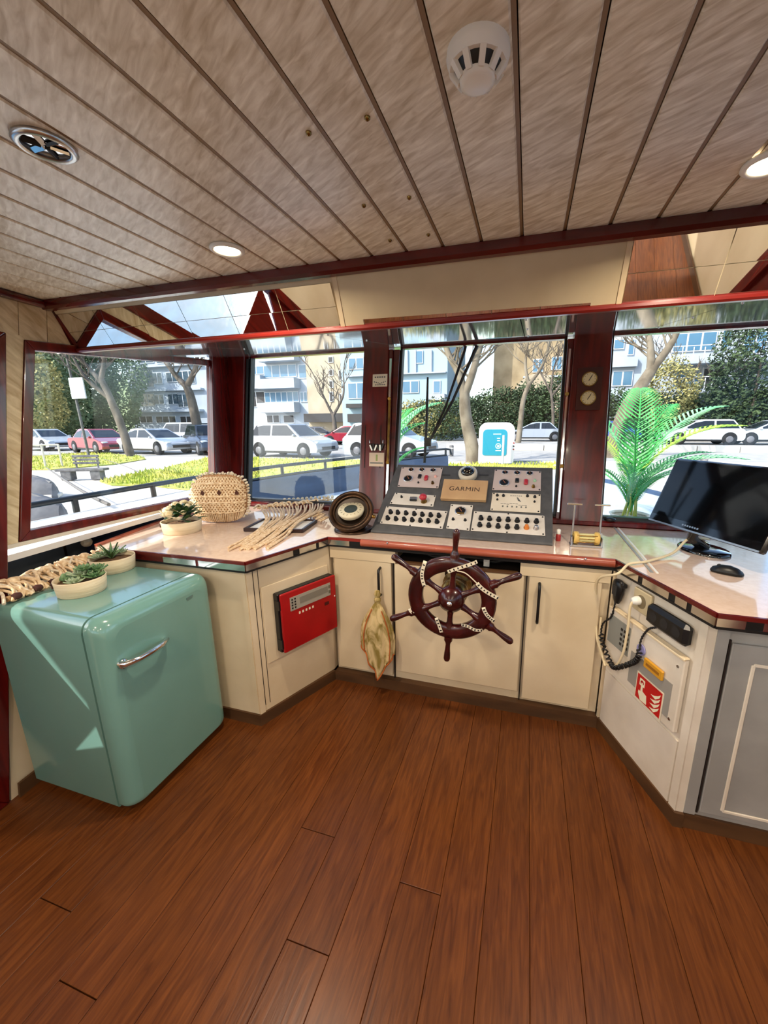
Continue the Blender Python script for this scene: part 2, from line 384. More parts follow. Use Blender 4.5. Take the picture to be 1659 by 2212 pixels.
# ---- front windows, raked forward
def FW(x, z, off=0): return V((x, 2.70+.143*(z-.93)-off, z))
fwn = struct(MB().box((XM, 2.74, .45), (4.1, .05, .95)).build('wall_front', M_bluegrey))
MB().slab([FW(-2.36, 2.078, .02), FW(1.73, 2.078, .02), FW(1.73, 2.10, .02), FW(-2.36, 2.10, .02)], (0, .10, 0)).build('head_beam', M_red, fwn)
MB().box((XM, 2.685, .942), (4.05, .09, .036), bev=.008).build('sill', M_red, fwn)
def fquad(xa, xb, za, zb, off, th, xa2=None, xb2=None):
    xa2 = xa if xa2 is None else xa2; xb2 = xb if xb2 is None else xb2
    return MB().slab([FW(xa, za, off), FW(xb, za, off), FW(xb2, zb, off), FW(xa2, zb, off)], (0, th, 0))
for s in (-1, 1):
    q = (lambda x: x) if s < 0 else mx
    f = SW(s)
    # corner pillar: side half on the wall line, front half on the window line
    pl = struct(MB().slab([f(2.44, .93, .03), f(2.72, .93, .03), f(2.90, 2.10, .03), f(2.62, 2.10, .03)], V((s*.03, 0, 0))).build('trim_%d' % (5 if s < 0 else 6), M_red, bevel=.006))
    fquad(q(-2.36), q(-2.185), .93, 2.10, .05, .11, q(-2.36), q(-2.15)).build('pillar_face', M_red, pl, bevel=.006)
    fquad(q(-2.185), q(-2.165), .95, 2.06, .03, .06, q(-2.15), q(-2.13)).build('rubber_edge', M_black, pl)
def pillar(nm, xa, xb, xa2, xb2):
    return struct(fquad(xa, xb, .93, 2.10, .06, .13, xa2, xb2).build(nm, M_red, bevel=.006))
p2 = pillar('trim_7', -1.165, -.962, -1.144, -.958)
p3 = pillar('trim_8', .228, .468, .240, .452)
# grooves on the left pillar
for xx in (-1.118, -1.0): fquad(xx-.003, xx+.003, 1.25, 1.55, .0615, .002).build('groove', M_dark, p2)
def pane(nm, xa, xb, xa2, xb2, za=.965, zb=2.082):
    w = 0.016
    root = struct(fquad(xa, xb, za, za+w, .015, .05).build(nm, M_black))
    fquad(xa2, xb2, zb-w, zb, .015, .05).build('frame_bar', M_red, root)
    fquad(xa, xa+w, za, zb, .015, .05, xa2, xa2+w).build('frame_bar', M_black, root)
    fquad(xb-w, xb, za, zb, .015, .05, xb2-w, xb2).build('frame_bar', M_black, root)
    fquad(xa+w, xb-w, za+w, zb-w, -.01, .005, xa2+w, xb2-w).build('pane', M_glass, root)
    return root
pane('window_%d' % (wn+1), -2.165, -1.165, -2.13, -1.144)
wc = pane('window_%d' % (wn+2), -.912, .206, -.886, .204)
# opening sash of the middle window: wooden jambs with bright metal strips
fquad(-.962, -.935, .95, 2.06, .05, .06, -.958, -.930).build('jamb', M_red, wc, bevel=.003)
fquad(-.935, -.912, .95, 2.06, .035, .05, -.930, -.886).build('jamb', M_redtrim, wc, bevel=.003)
fquad(.206, .228, .95, 2.06, .04, .05, .204, .240).build('jamb', M_redtrim, wc, bevel=.003)
for a, b in ((1.0, 1.28), (1.30, 1.72), (1.74, 2.0)):
    fquad(-.952, -.937, a, b, .056, .006, -.951, -.935).build('metal_strip', M_brass if a == 1.3 else M_chrome, wc)
    fquad(.212, .224, a, b, .046, .006, .214, .226).build('metal_strip', M_chrome, wc)
for z in (1.29, 1.73):
    for xx in (-.944, .219): MB().cyl(FW(xx, z, .062), FW(xx, z, .04), .012, n=10).build('latch', M_brass, wc)
pane('window_%d' % (wn+3), .468, 1.53, .452, 1.50)
# ---- roof of the wheelhouse with an unseen side overhang added to keep sun off the windows
rf = struct(MB().slab([(-2.98, -2.45, 2.2), (2.35, -2.45, 2.2), (2.35, 3.05, 2.2), (-2.98, 3.05, 2.2)], (0, 0, .08)).build('roof_deck', mat('roof_white', rgb(228, 226, 220), .6)))
# ================================================================== COUNTER AND CABINETS
ZT = .925
ct = thing('counter_top', 'pale pink laminate worktop wrapping round below the windows', 'counter', (XM, 2.3, .89))
FE = [(-2.08, 1.485), (-1.24, 1.485), (-1.068, 1.985), (.435, 1.985), (.648, 1.47), (1.46, 1.47)]     # front edge
BK = [(1.72, 2.0), (1.70, 2.64), (-2.33, 2.64), (-2.34, 2.0), (-2.20, 1.49)]
MB().prism(FE+BK, .892, ZT).build('top', M_top, ct)
def edge_run(a, b, m, z0, z1, proud, inset=0.0, nm='edge_band'):
    a, b = V((a[0], a[1], 0)), V((b[0], b[1], 0)); d = (b-a).normalized(); n = V((d.y, -d.x, 0))
    return MB().slab([a-n*.004+V((0, 0, z0)), b-n*.004+V((0, 0, z0)), b-n*.004+V((0, 0, z1)), a-n*.004+V((0, 0, z1))], n*(proud+.004)).build(nm, m, ct)
for i in range(5):
    edge_run(FE[i], FE[i+1], M_redtrim if i in (0, 1, 3, 4) else M_redbright, .912, .9275, .006)
    edge_run(FE[i], FE[i+1], M_black, .872, .882, .005)
# chrome facing in lengths, with dark gaps between
for i, cuts in ((0, (.42, .66, .68, 1)), (1, (0, .52, .60, .82, .86, 1)), (2, (0, .09)), (3, (0, .30, .35, .62, .68, .78, .82, 1)), (4, (0, .1, .16, .24, .3, 1))):
    a, b = V((*FE[i], 0)), V((*FE[i+1], 0))
    for c0_, c1_ in zip(cuts[::2], cuts[1::2]): edge_run(lerp(a, b, c0_), lerp(a, b, c1_), M_chrome, .882, .912, .005, nm='chrome_facing')
    edge_run(a, b, M_redtrim if i == 0 else M_black, .882, .912, .001)
MB().tube([(-.86, 1.985, .908), (.43, 1.985, .908)], .021, 12).build('rail', M_salmon, ct)  # rounded worktop edge, its salmon reflection put into the colour
for xx in (-.7, .3): MB().ball((xx, 1.968, .922), .006, 6, 4).build('screw', M_steel, ct)
MB().box((.547, 2.24, ZT+.0015), (.012, .80, .003)).build('seam_strip', M_grey, ct)
MB().box((.568, 2.24, ZT+.001), (.010, .80, .002)).build('seam_strip', M_white, ct)
MB().slab([(-2.20, 1.49, ZT), (-2.34, 2.0, ZT), (-2.33, 2.60, ZT), (-2.31, 2.60, ZT), (-2.315, 2.0, ZT), (-2.18, 1.49, ZT)], (0, 0, .012)).build('back_batten', M_salmon, ct)

# ---- cabinets
def kick(poly, root):
    MB().prism(poly, 0, .065).build('toe_kick', M_basebd, root)
cl_ = thing('corner_cabinet', 'cream cabinet left of the steering wheel with the red box on it', 'cabinet', (-1.6, 2.0, 0))
PL = [(-2.0, 1.515), (-1.27, 1.515), (-1.073, 1.995), (-1.073, 2.6), (-2.15, 2.6)]
MB().prism(PL, .06, .89).build('body', M_cream, cl_)
kick([(-2.0, 1.505), (-1.262, 1.505), (-1.06, 1.985), (-1.06, 2.4), (-2.0, 2.4)], cl_)
a, b = V((-1.27, 1.515, 0)), V((-1.073, 1.995, 0)); d = (b-a).normalized(); n = V((d.y, -d.x, 0))
def onface(a, d, n, u0, u1, z0, z1, o0, o1):
    p = [a+d*u0+n*o0+V((0, 0, z0)), a+d*u1+n*o0+V((0, 0, z0)), a+d*u1+n*o0+V((0, 0, z1)), a+d*u0+n*o0+V((0, 0, z1))]
    return MB().slab(p, n*(o1-o0))
onface(a, d, n, 0, .03, .065, .89, 0, .006).build('corner_post', M_cream, cl_)
onface(a, d, n, .07, .50, .33, .76, 0, .008).build('backing_panel', M_cream, cl_, bevel=.003)
for u in (.035, .062): onface(a, d, n, u, u+.003, .1, .86, 0, .0012).build('joint', M_dark, cl_)
onface(a, V((-1, 0, 0)), V((0, -1, 0)), .0, .028, .07, .885, 0, .005).build('corner_post', M_cream, cl_)
# steering console cabinet
cc = thing('console_cabinet', 'wide cream cabinet behind the ship wheel', 'cabinet', (XM, 2.2, 0))
MB().box((XM, 2.31, .43), (1.49, .58, .74)).build('body', M_cream, cc)
MB().box((-.865, 2.02, .845), (.40, .05, .09)).build('apron', M_cream, cc)
MB().box((.215, 2.02, .845), (.42, .05, .09)).build('apron', M_cream, cc)
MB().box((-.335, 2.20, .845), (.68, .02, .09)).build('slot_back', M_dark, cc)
MB().box((-.335, 2.01, .805), (.66, .03, .012)).build('slot_sill', M_basebd, cc)
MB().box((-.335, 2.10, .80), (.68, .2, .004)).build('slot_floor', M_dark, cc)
kick([(-1.073, 1.978), (.437, 1.978), (.437, 2.4), (-1.073, 2.4)], cc)
def handle(px_, za, zb, par, y=1.975):
    MB().tube([(px_, y+.012, za), (px_, y-.022, za+.006), (px_, y-.025, za+.02), (px_, y-.025, zb-.02), (px_, y-.022, zb-.006), (px_, y+.012, zb)], .0075, 8).build('handle', M_black, par)
for i, (xa, xb, za) in enumerate(((-1.045, -.692, .085), (-.672, .028, .12), (.052, .392, .085))):
    dr = MB().box(((xa+xb)/2, 2.008, (za+.80)/2), (xb-xa, .02, .80-za), bev=.004).build('door', M_cream, cc)
    if i == 0: handle(-.755, .60, .765, dr, 1.99)
    if i == 2: handle(.103, .555, .765, dr, 1.99)
MB().box((-.682, 2.012, .43), (.006, .012, .74)).build('joint', M_dark, cc)
MB().box((.04, 2.012, .43), (.006, .012, .74)).build('joint', M_dark, cc)
# machinery glimpsed in the slot under the worktop
ln = thing('steering_linkage', 'dark steering rods glimpsed in the slot under the worktop', 'linkage', (-.3, 2.1, .80))
for p in ([(-.60, 2.06, .885), (-.47, 2.08, .83), (-.3, 2.1, .825)], [(.0, 2.06, .875), (-.12, 2.08, .83), (-.3, 2.1, .825)]):
    MB().tube(p, .012, 8).build('rod', M_black, ln)
MB().cyl((-.3, 2.14, .835), (-.3, 2.05, .835), .035, n=14).build('hub', M_black, ln)
MB().box((-.17, 2.06, .845), (.03, .02, .07)).build('bracket', M_white, ln)
MB().ball((-.43, 2.1, .85), (.03, .02, .02)).build('cable_clump', M_whitep, ln)
# right hand units
cr_ = thing('angled_cabinet', 'white angled cabinet at right carrying the sockets and fire sign', 'cabinet', (.55, 1.8, 0))
PR = [(.442, 1.995), (.648, 1.505), (.672, 1.505), (.672, 2.6), (.442, 2.6)]
MB().prism(PR, .06, .872).build('body', M_whitep, cr_)
kick([(.43, 1.985), (.64, 1.493), (.672, 1.493), (.672, 2.4), (.43, 2.4)], cr_)
ra, rb = V((.442, 1.995, 0)), V((.648, 1.505, 0)); rd = (rb-ra).normalized(); rn = V((rd.y, -rd.x, 0))
onface(ra, rd, rn, .497, .531, .065, .872, 0, .006).build('corner_post', M_whitep, cr_)
onface(ra, rd, rn, .02, .49, .065, .35, 0, .006).build('lower_panel', M_whitep, cr_)
onface(ra, rd, rn, .0, .012, .065, .872, 0, .012).build('corner_post', M_cream, cr_)
cg = thing('grey_cabinet', 'grey cabinet with a panelled door at the right edge', 'cabinet', (1.05, 1.9, 0))
MB().prism([(.674, 1.51), (1.43, 1.51), (1.45, 2.6), (.674, 2.6)], .06, .872).build('body', M_grey, cg)
kick([(.674, 1.50), (1.43, 1.50), (1.43, 2.4), (.674, 2.4)], cg)
MB().box((.690, 1.506, .47), (.036, .012, .80)).build('corner_post', M_grey, cg)
dg = MB().box((.95, 1.504, .45), (.46, .014, .72), bev=.003).build('door', M_grey, cg)
for c, dm in (((.79, 1.496, .43), (.012, .006, .62)), ((1.11, 1.496, .43), (.012, .006, .62)), ((.95, 1.496, .74), (.32, .006, .012)), ((.95, 1.496, .12), (.32, .006, .012))):
    MB().box(c, dm, bev=.002).build('moulding', M_whitep, dg)
MB().box((.715, 1.507, .45), (.006, .008, .74)).build('joint', M_dark, cg)

# ================================================================== FRIDGE
fr = thing('fridge', 'mint green retro fridge with rounded door and chrome handle', 'fridge', (-1.74, 1.2, 0))
def rrect(x, y0, y1, z0, z1, rt, rb, n=6):
    pts = []
    for cy, cz, a0, rr in ((y1-rt, z1-rt, 0, rt), (y0+rt, z1-rt, 90, rt), (y0+rb, z0+rb, 180, rb), (y1-rb, z0+rb, 270, rb)):
        for k in range(n+1):
            t = math.radians(a0+90*k/n); pts.append(V((x, cy+rr*math.cos(t), cz+rr*math.sin(t))))
    return pts
Y0, Y1, Z0, Z1 = .925, 1.478, .025, .862
MB().loft([rrect(-2.0, Y0, Y1, Z0, Z1, .05, .012), rrect(-1.522, Y0, Y1, Z0, Z1, .05, .012)]).build('body', M_mint, fr)
MB().loft([rrect(-1.525, Y0+.008, Y1-.008, Z0+.008, Z1-.008, .046, .012), rrect(-1.508, Y0+.008, Y1-.008, Z0+.008, Z1-.008, .046, .012)]).build('gasket', mat('gasket', rgb(24, 52, 48), .6), fr)
rings = []
for k in range(9):
    t = k/8*math.pi/2; ins = .055*(1-math.cos(t)); xx = -1.512+.012+.062*math.sin(t)
    rings.append(rrect(xx, Y0+ins, Y1-ins, Z0+ins*.4, Z1-ins, .05, .03))
rings.insert(0, rrect(-1.512, Y0, Y1, Z0, Z1, .05, .03))
dr = MB().loft(rings).build('door', M_mint, fr)
MB().box((-1.436, 1.335, .79), (.002, .035, .010), rot=(.1, 0, 0)).build('badge', mat('badge_grey', rgb(90, 118, 112), .3), dr)
hp = [(-1.44, .985, .668), (-1.418, .988, .669), (-1.398, 1.03, .672), (-1.395, 1.08, .673), (-1.398, 1.13, .673), (-1.418, 1.175, .67), (-1.44, 1.18, .668)]
MB().tube(hp, [.013, .014, .011, .011, .011, .008, .006], 10, flat=1.4).build('handle', M_chrome, dr)
MB().lathe([(.001, 0), (.02, 0), (.018, .012), (.001, .014)], (-1.438, .99, .668), (1, 0, 0), 14).build('handle_boss', M_chrome, dr)
for yy in (.97, 1.43):
    for xx in (-1.95, -1.56): MB().cyl((xx, yy, 0), (xx, yy, .03), .018, n=10).build('foot', M_black, fr)

# ================================================================== WRITING, PANELS AND BOXES ON THE CABINETS
fp = thing('fire_alarm_panel', 'red fire alarm control box with grey display on cream cabinet', 'alarm panel', tuple(a+d*.3+n*.01+V((0, 0, .38))))
M_fred = mat('red_enamel', rgb(168, 14, 18), .35, col2=rgb(150, 10, 14), scale=(5, 5, 5))
ROT = Matrix((( d.x, -n.x, 0), (d.y, -n.y, 0), (0, 0, 1)))       # local x along the face, y into it
def fbox(u, z, w, h, o0, o1, bev=0): 
    c = a+d*u+n*((o0+o1)/2)+V((0, 0, z)); return MB().box(c, (w, o1-o0, h), ROT, bev)
fbox(.315, .545, .37, .33, .008, .048, .004).build('case', M_black, fp)
lid = fbox(.320, .545, .365, .33, .05, .066, .004).build('cover', M_fred, fp)
sc = fbox(.325, .64, .27, .075, .066, .069).build('display', mat('display_grey', rgb(158, 152, 138), .4), lid)
fbox(.345, .645, .19, .035, .069, .0705).build('text_window', mat('display_dark', rgb(126, 120, 108), .4), sc)
for i in range(2):
    for j in range(4): fbox(.202+.018*i, .665-.016*j, .008, .008, .069, .0715).build('button', M_black, sc)
for i in range(2): fbox(.452, .655-.03*i, .012, .018, .069, .0708).build('button', mat('olive', rgb(104, 100, 82), .5), sc)
for i in range(5): fbox(.245+.022*i, .575, .010, .013, .066, .0675).build('letter', M_paper, lid)
fbox(.43, .56, .03, .018, .066, .068).build('mark', mat('dark_red', rgb(70, 8, 10), .4), lid)
fbox(.49, .585, .006, .008, .066, .068).build('indicator', M_white, lid)
for z in (.65, .43): fbox(.135, z, .014, .05, .02, .06).build('hinge', M_black, fp)

# right angled face: (u along face, z) -> world box
RR = Matrix(((rd.x, -rn.x, 0), (rd.y, -rn.y, 0), (0, 0, 1)))
def rbox(u, z, w, h, o0, o1, bev=0):
    return MB().box(ra+rd*u+rn*((o0+o1)/2)+V((0, 0, z)), (w, o1-o0, h), RR, bev)
def rpt(u, z, o): return ra+rd*u+rn*o+V((0, 0, z))
def rface(px_, py_):                                   # photo pixel on that face -> (u, z)
    p = atpl(px_, py_, ra, rn); return (p-ra).dot(rd), p.z
cp = thing('cable_cover_panel', 'white raised panel with grille, yellow label and grey plate', 'panel', tuple(rpt(.25, .38, 0)))
rbox(.255, .545, .46, .32, .006, .028, .004).build('plate', M_whitep, cp)
rbox(.255, .70, .46, .012, .006, .032, .003).build('top_lip', M_cream, cp)
rbox(.33, .50, .24, .15, .028, .030).build('grey_plate', mat('plate_grey', rgb(150, 146, 138), .4), cp)
gb = rbox(.115, .60, .15, .14, .028, .031).build('grey_plate', mat('plate_grey2', rgb(136, 138, 132), .4), cp)
for i in range(3):
    for j in range(4): rbox(.135+.022*i, .635-.024*j, .012, .012, .031, .0325).build('grille_hole', M_black, gb)
yl = rbox(.355, .58, .105, .042, .030, .042, .003).build('yellow_label', mat('amber', rgb(206, 148, 38), .4), cp)
rbox(.355, .58, .075, .012, .042, .0425).build('print', mat('amber_dark', rgb(150, 96, 24), .5), yl)
c_ = rpt(.27, .615, .03)
MB().cyl(c_, c_+rn*.006, .024, n=16).build('lavender_cap', mat('lavender', rgb(142, 140, 190), .4), cp)
for u, z in ((.46, .66), (.46, .43), (.04, .43)): MB().cyl(rpt(u, z, .028), rpt(u, z, .031), .006, n=8).build('screw', M_steel, cp)
# fire point sign: hand pressing a button, flames
fs = thing('fire_button_sign', 'red square sign with a pressing hand and white flames', 'sign', tuple(rpt(.34, .39, .03)))
rbox(.343, .45, .155, .125, .030, .0315).build('border', M_paper, fs)
sg = rbox(.343, .45, .143, .113, .0315, .0325).build('field', mat('sign_red', rgb(186, 22, 20), .45), fs)
def rpoly(pts, o0, o1, nm, m, par): return MB().slab([rpt(.343+u, .45+z, o0) for u, z in pts], rn*(o1-o0)).build(nm, m, par)
M_ph = mat('photolum', rgb(232, 226, 196), .6)
rpoly([(-.055, .012), (-.025, .012), (-.025, .044), (-.055, .044)], .0325, .0331, 'button_square', M_ph, sg)
MB().cyl(rpt(.343-.040, .45+.028, .0331), rpt(.343-.040, .45+.028, .0336), .010, n=14).build('button_disc', M_fred, sg)
rpoly([(-.043, .028), (-.035, .028), (-.032, -.008), (-.008, -.014), (-.002, -.05), (-.040, -.054), (-.056, -.026), (-.054, -.014), (-.044, -.016)], .0331, .0338, 'hand', M_ph, sg)
for k in range(4):
    z = -.036+.020*k
    rpoly([(.014, z-.010), (.040, z-.016), (.060, z+.004), (.066, z+.022), (.052, z+.008), (.034, z-.004)], .0325, .0331, 'flame', M_ph, sg)

# ---- microphone, socket, plug, power strip, cables
mc = thing('radio_microphone', 'black handheld radio microphone hung on the white cabinet', 'microphone', tuple(rpt(.06, .72, .0)))
u0, z0 = .065, .79
rings = []
for t, w, dp in ((0, .016, .012), (.02, .026, .02), (.055, .036, .026), (.085, .038, .028), (.105, .032, .024), (.112, .02, .016)):
    rings.append([rpt(u0+w*math.cos(k*math.pi/6), z0-.055+t, .024+dp*.7*math.sin(k*math.pi/6)) for k in range(12)])
MB().loft(rings).build('body', M_black, mc)
rbox(u0, z0+.01, .03, .05, .040, .044, .001).build('speaker_grille', mat('charcoal', rgb(34, 34, 36), .6), mc)
rbox(u0+.034, z0+.042, .022, .022, .01, .034, .004).build('talk_button', M_black, mc)
coil = []
pth = [rpt(u0, z0-.055, .03), rpt(.055, .66, .034), rpt(.02, .60, .05), rpt(.03, .52, .05), rpt(.11, .455, .052), rpt(.155, .455, .052), rpt(.24, .53, .05), rpt(.28, .585, .05), rpt(.27, .66, .04), rpt(.29, .72, .03), rpt(.32, .745, .02)]
def smooth(pts, n=8):
    out = []
    for i in range(len(pts)-1):
        p0, p1, p2_, p3_ = V(pts[max(i-1, 0)]), V(pts[i]), V(pts[i+1]), V(pts[min(i+2, len(pts)-1)])
        for k in range(n):
            t = k/n; out.append(.5*((2*p1)+(p2_-p0)*t+(2*p0-5*p1+4*p2_-p3_)*t*t+(3*p1-p0-3*p2_+p3_)*t**3))
    out.append(V(pts[-1])); return out
sp = smooth(pth, 24)
nn = len(sp)
for i, p in enumerate(sp):
    q = sp[min(i+1, nn-1)]-sp[max(i-1, 0)]; q.normalize(); s1 = q.cross(rn).normalized()
    k = 1 if .26*nn < i < .74*nn else .12
    coil.append(p+(s1*math.cos(i*1.25)+rn*math.sin(i*1.25))*.010*k)
MB().tube(coil, .0042, 6).build('coiled_cord', M_black, mc)
so_ = thing('power_socket', 'beige square double socket with a plug in the white cabinet', 'socket', tuple(rpt(.205, .755, 0)))
rbox(.21, .805, .105, .10, 0, .016, .004).build('plate', mat('beige_plastic', rgb(188, 172, 138), .4), so_)
for k in (0,): 
    MB().lathe([(.030, .016), (.028, .010), (.001, .008)], rpt(.21, .805, 0), rn, 18).build('well', mat('beige_dark', rgb(150, 132, 100), .5), so_)
MB().lathe([(.019, .012), (.019, .03), (.014, .045), (.001, .047)], rpt(.195, .805, 0), rn, 14).build('plug', M_white, so_)
MB().tube(smooth([rpt(.195, .80, .045), rpt(.192, .77, .05), rpt(.19, .70, .046), rpt(.186, .62, .044), rpt(.18, .54, .046), rpt(.15, .46, .05), rpt(.09, .43, .052), rpt(.03, .455, .05), rpt(.0, .52, .045), rpt(-.012, .62, .04)]), .0055, 8).build('cord', mat('cream_cord', rgb(226, 208, 170), .5), so_)
ps = thing('power_strip', 'black power strip fixed under the red worktop edge', 'power strip', tuple(rpt(.37, .73, 0)))
rbox(.375, .79, .215, .085, .0, .04, .014).build('body', M_black, ps)
for k in range(3): MB().lathe([(.021, .0405), (.019, .034), (.001, .033)], rpt(.315+.06*k, .79, 0), rn, 16).build('outlet', mat('strip_well', rgb(30, 30, 32), .5), ps)
wc_ = smooth([V((.90, 2.26, .985)), V((.80, 2.22, .99)), V((.70, 2.10, .945)), V((.56, 1.97, .934)), V((.475, 1.915, .932)), V((.42, 1.86, .90)), rpt(-.03, .82, .05)+V((-.02, -.03, 0)), rpt(-.04, .66, .05), rpt(-.015, .52, .05), rpt(.04, .455, .05), rpt(.09, .42, .06)], 10)
tag(MB().tube(wc_, .006, 8).build('white_cable', mat('cream_cord', rgb(226, 208, 170), .5)), 'cream cable looping from the monitor down over the worktop edge', 'cable')
# ================================================================== INSTRUMENT CONSOLE
CA = V((0, 2.15, .945)); CV = V((0, .45, .338)).normalized(); CN = V((0, -CV.z, CV.y))
M_cons = mat('console_grey', rgb(82, 82, 84), .5, col2=rgb(70, 70, 72), scale=(20, 20, 20), bump=.1)
M_plate = mat('console_plate', rgb(214, 208, 200), .3, col2=rgb(200, 193, 184), scale=(10, 10, 10))
M_plate2 = mat('console_plate_warm', rgb(190, 174, 172), .3)
ic = thing('instrument_console', 'sloping grey helm console full of knobs, gauges and switches', 'console', (-.35, 2.4, .925))
MB().slab([(-.862, 2.135, .926), (-.862, 2.135, .948), (-.832, 2.60, 1.287), (-.832, 2.64, 1.287), (-.832, 2.64, .926)], (.0, 0, 0))
prof = [(2.135, .926), (2.135, .938), (2.60, 1.287), (2.64, 1.28), (2.64, .926)]
m_ = MB(); L0 = [V((-.862 if y < 2.3 else -.835, y, z)) for y, z in prof]; L1 = [V((.160, y, z)) for y, z in prof]
m_.loft([L0, L1], smooth=False).build('case', M_cons, ic, bevel=.004)
def cpt(px_, py_, o=0): return atpl(px_, py_, CA+CN*.006, CN)+CN*o
def cplate(name, m, px4, o0, o1, par=None, bev=.0015):
    return MB().slab([cpt(x, y, o0) for x, y in px4], CN*(o1-o0)).build(name, m, par or ic, bevel=bev)
def knob(par, x, y, r=.013, h=.022, m=None, name='knob', tail=True):
    c = cpt(x, y, .004)
    mb = MB().lathe([(r*1.15, 0), (r*1.1, h*.25), (r*.85, h*.35), (r*.8, h), (r*.5, h*1.08)], c, CN, 12)
    if tail: mb.box(c+CN*(h*.75)-CV*(r*.55), (r*.55, r*1.5, h*.6), Matrix((V((1, 0, 0)), CV, CN)).transposed())
    return mb.build(name, m or M_black, par)
def gauge(par, x, y, r):
    c = cpt(x, y, .004)
    g = MB().lathe([(r, 0), (r, .008), (r*.9, .011), (r*.82, .009)], c, CN, 20, cap=False).build('gauge', M_chrome, par)
    MB().lathe([(.0005, .0075), (r*.84, .0075)], c, CN, 20, cap=False).build('dial', mat('dial_black', rgb(22, 20, 20), .25), g)
    MB().box(c+CN*.009+CV*(r*.2), (.0015, r*.9, .001), Matrix((V((1, 0, 0)), CV, CN)).transposed() @ Matrix.Rotation(.6, 3, 'Z')).build('needle', mat('needle', rgb(214, 130, 90), .5), g)
def screws(par, px4):
    for x, y in px4: MB().lathe([(.005, 0), (.004, .003), (.001, .0035)], cpt(x, y, .004), CN, 8).build('screw', M_black, par)
M_rsw = mat('red_switch', rgb(172, 40, 52), .35); M_glow = mat('green_lens', rgb(150, 190, 160), .2); M_pink = mat('pink_lens', rgb(226, 170, 160), .2)
def inst(px4, gs, big, sq, dot, red, lens, lm, key):
    p = cplate('gauge_plate', M_plate2, px4, 0, .004); screws(p, [(x+(3 if i in (0, 3) else -3), y+(2 if i < 2 else -2)) for i, (x, y) in enumerate(px4)])
    for g in gs: gauge(p, *g, .019)
    gauge(p, *big, .031)
    MB().box(cpt(*sq, .009), (.022, .034, .012), Matrix((V((1, 0, 0)), CV, CN)).transposed(), .003).build('rocker_switch', M_black, p)
    knob(p, *dot, .006, .01, tail=False, name='push_button')
    MB().box(cpt(*red, .012), (.024, .044, .018), Matrix((V((1, 0, 0)), CV, CN)).transposed(), .006).build('red_switch', M_rsw, p)
    knob(p, *lens, .009, .012, lm, 'indicator_lens', False)
    knob(p, *key, .009, .016, M_brass, 'key_switch')
inst([(868, 1010), (957, 1011), (947, 1055), (859, 1052)], [(889, 1017), (912, 1017), (936, 1018)], (882, 1036), (907, 1031), (904, 1044), (921, 1035), (941, 1031), M_pink, (935, 1045))
inst([(1069, 1015), (1169, 1019), (1168, 1061), (1063, 1059)], [(1091, 1023), (1117, 1024), (1144, 1025)], (1089, 1045), (1117, 1040), (1115, 1052), (1136, 1044), (1155, 1040), M_glow, (1152, 1053))
pl_ = cplate('switch_plate', M_plate, [(854, 1065), (942, 1071), (936, 1095), (842, 1089)], 0, .004)
screws(pl_, [(857, 1067), (939, 1073), (932, 1092), (846, 1087)])
knob(pl_, 868, 1075, .007, .014, tail=False, name='push_button')
MB().box(cpt(893, 1079, .008), (.045, .03, .010), Matrix((V((1, 0, 0)), CV, CN)).transposed(), .003).build('rocker_switch', M_steel, pl_)
MB().box(cpt(893, 1083, .012), (.045, .012, .010), Matrix((V((1, 0, 0)), CV, CN)).transposed(), .003).build('rocker_edge', M_black, pl_)
c = cpt(916, 1084, .004)
MB().lathe([(.02, 0), (.016, .012), (.012, .03)], c, CN, 14).build('stop_button_base', M_brass, pl_)
MB().lathe([(.012, .028), (.022, .032), (.024, .042), (.018, .052), (.004, .056)], c, CN, 14).build('red_stop_button', M_rsw, pl_)
kl = cplate('knob_plate', M_plate, [(835, 1094), (967, 1105), (956, 1143), (821, 1131)], 0, .004)
screws(kl, [(838, 1096), (963, 1108), (952, 1140), (825, 1129), (899, 1101), (886, 1136)])
for x, y in zip((215, 350, 505, 660, 810, 968, 1122), (940, 950, 962, 975, 988, 998, 1008)): knob(kl, 820+x/8.732, 1000+y/8.732+.6)
for x, y in zip((160, 315, 470, 620, 775, 925, 1085), (1055, 1070, 1080, 1090, 1100, 1108, 1120)): knob(kl, 820+x/8.732, 1000+y/8.732+.6)
kr = cplate('knob_plate', M_plate, [(1024, 1105), (1176, 1115), (1178, 1158), (1017, 1147)], 0, .004)
screws(kr, [(1028, 1108), (1172, 1118), (1173, 1155), (1021, 1144), (1098, 1111), (1095, 1151)])
for x, y in zip((295, 435, 585, 735, 885, 1040, 1195), (912, 922, 935, 938, 950, 958, 965)): knob(kr, 1000+x/7.541, 1000+y/7.541+.6)
M_or = mat('orange_knob', rgb(206, 120, 50), .35)
for i, (x, y) in enumerate(zip((275, 422, 572, 725, 878, 1035, 1192), (1020, 1030, 1044, 1055, 1060, 1062, 1072))):
    knob(kr, 1000+x/7.541, 1000+y/7.541+.6, m=(M_or if i == 5 else M_steel if i == 6 else None), tail=i < 5)
cm_ = cplate('throttle_plate', M_plate, [(974, 1090), (1022, 1092), (1014, 1147), (964, 1142)], 0, .004)
screws(cm_, [(977, 1093), (1018, 1095), (1010, 1144), (968, 1139)])
gauge(cm_, 995, 1106, .034); knob(cm_, 979, 1123, .008, .012, tail=False, name='push_button'); knob(cm_, 1005, 1125, .008, .012, tail=False, name='push_button')
MB().box(cpt(995, 1112, .016), (.045, .010, .010), Matrix((V((1, 0, 0)), CV, CN)).transposed(), .003).build('lever', M_brass, cm_)
mr_ = cplate('chart_plate', M_whitep, [(1064, 1065), (1168, 1069), (1167, 1109), (1059, 1103)], 0, .004)
screws(mr_, [(1067, 1067), (1165, 1071), (1163, 1106), (1063, 1101)])
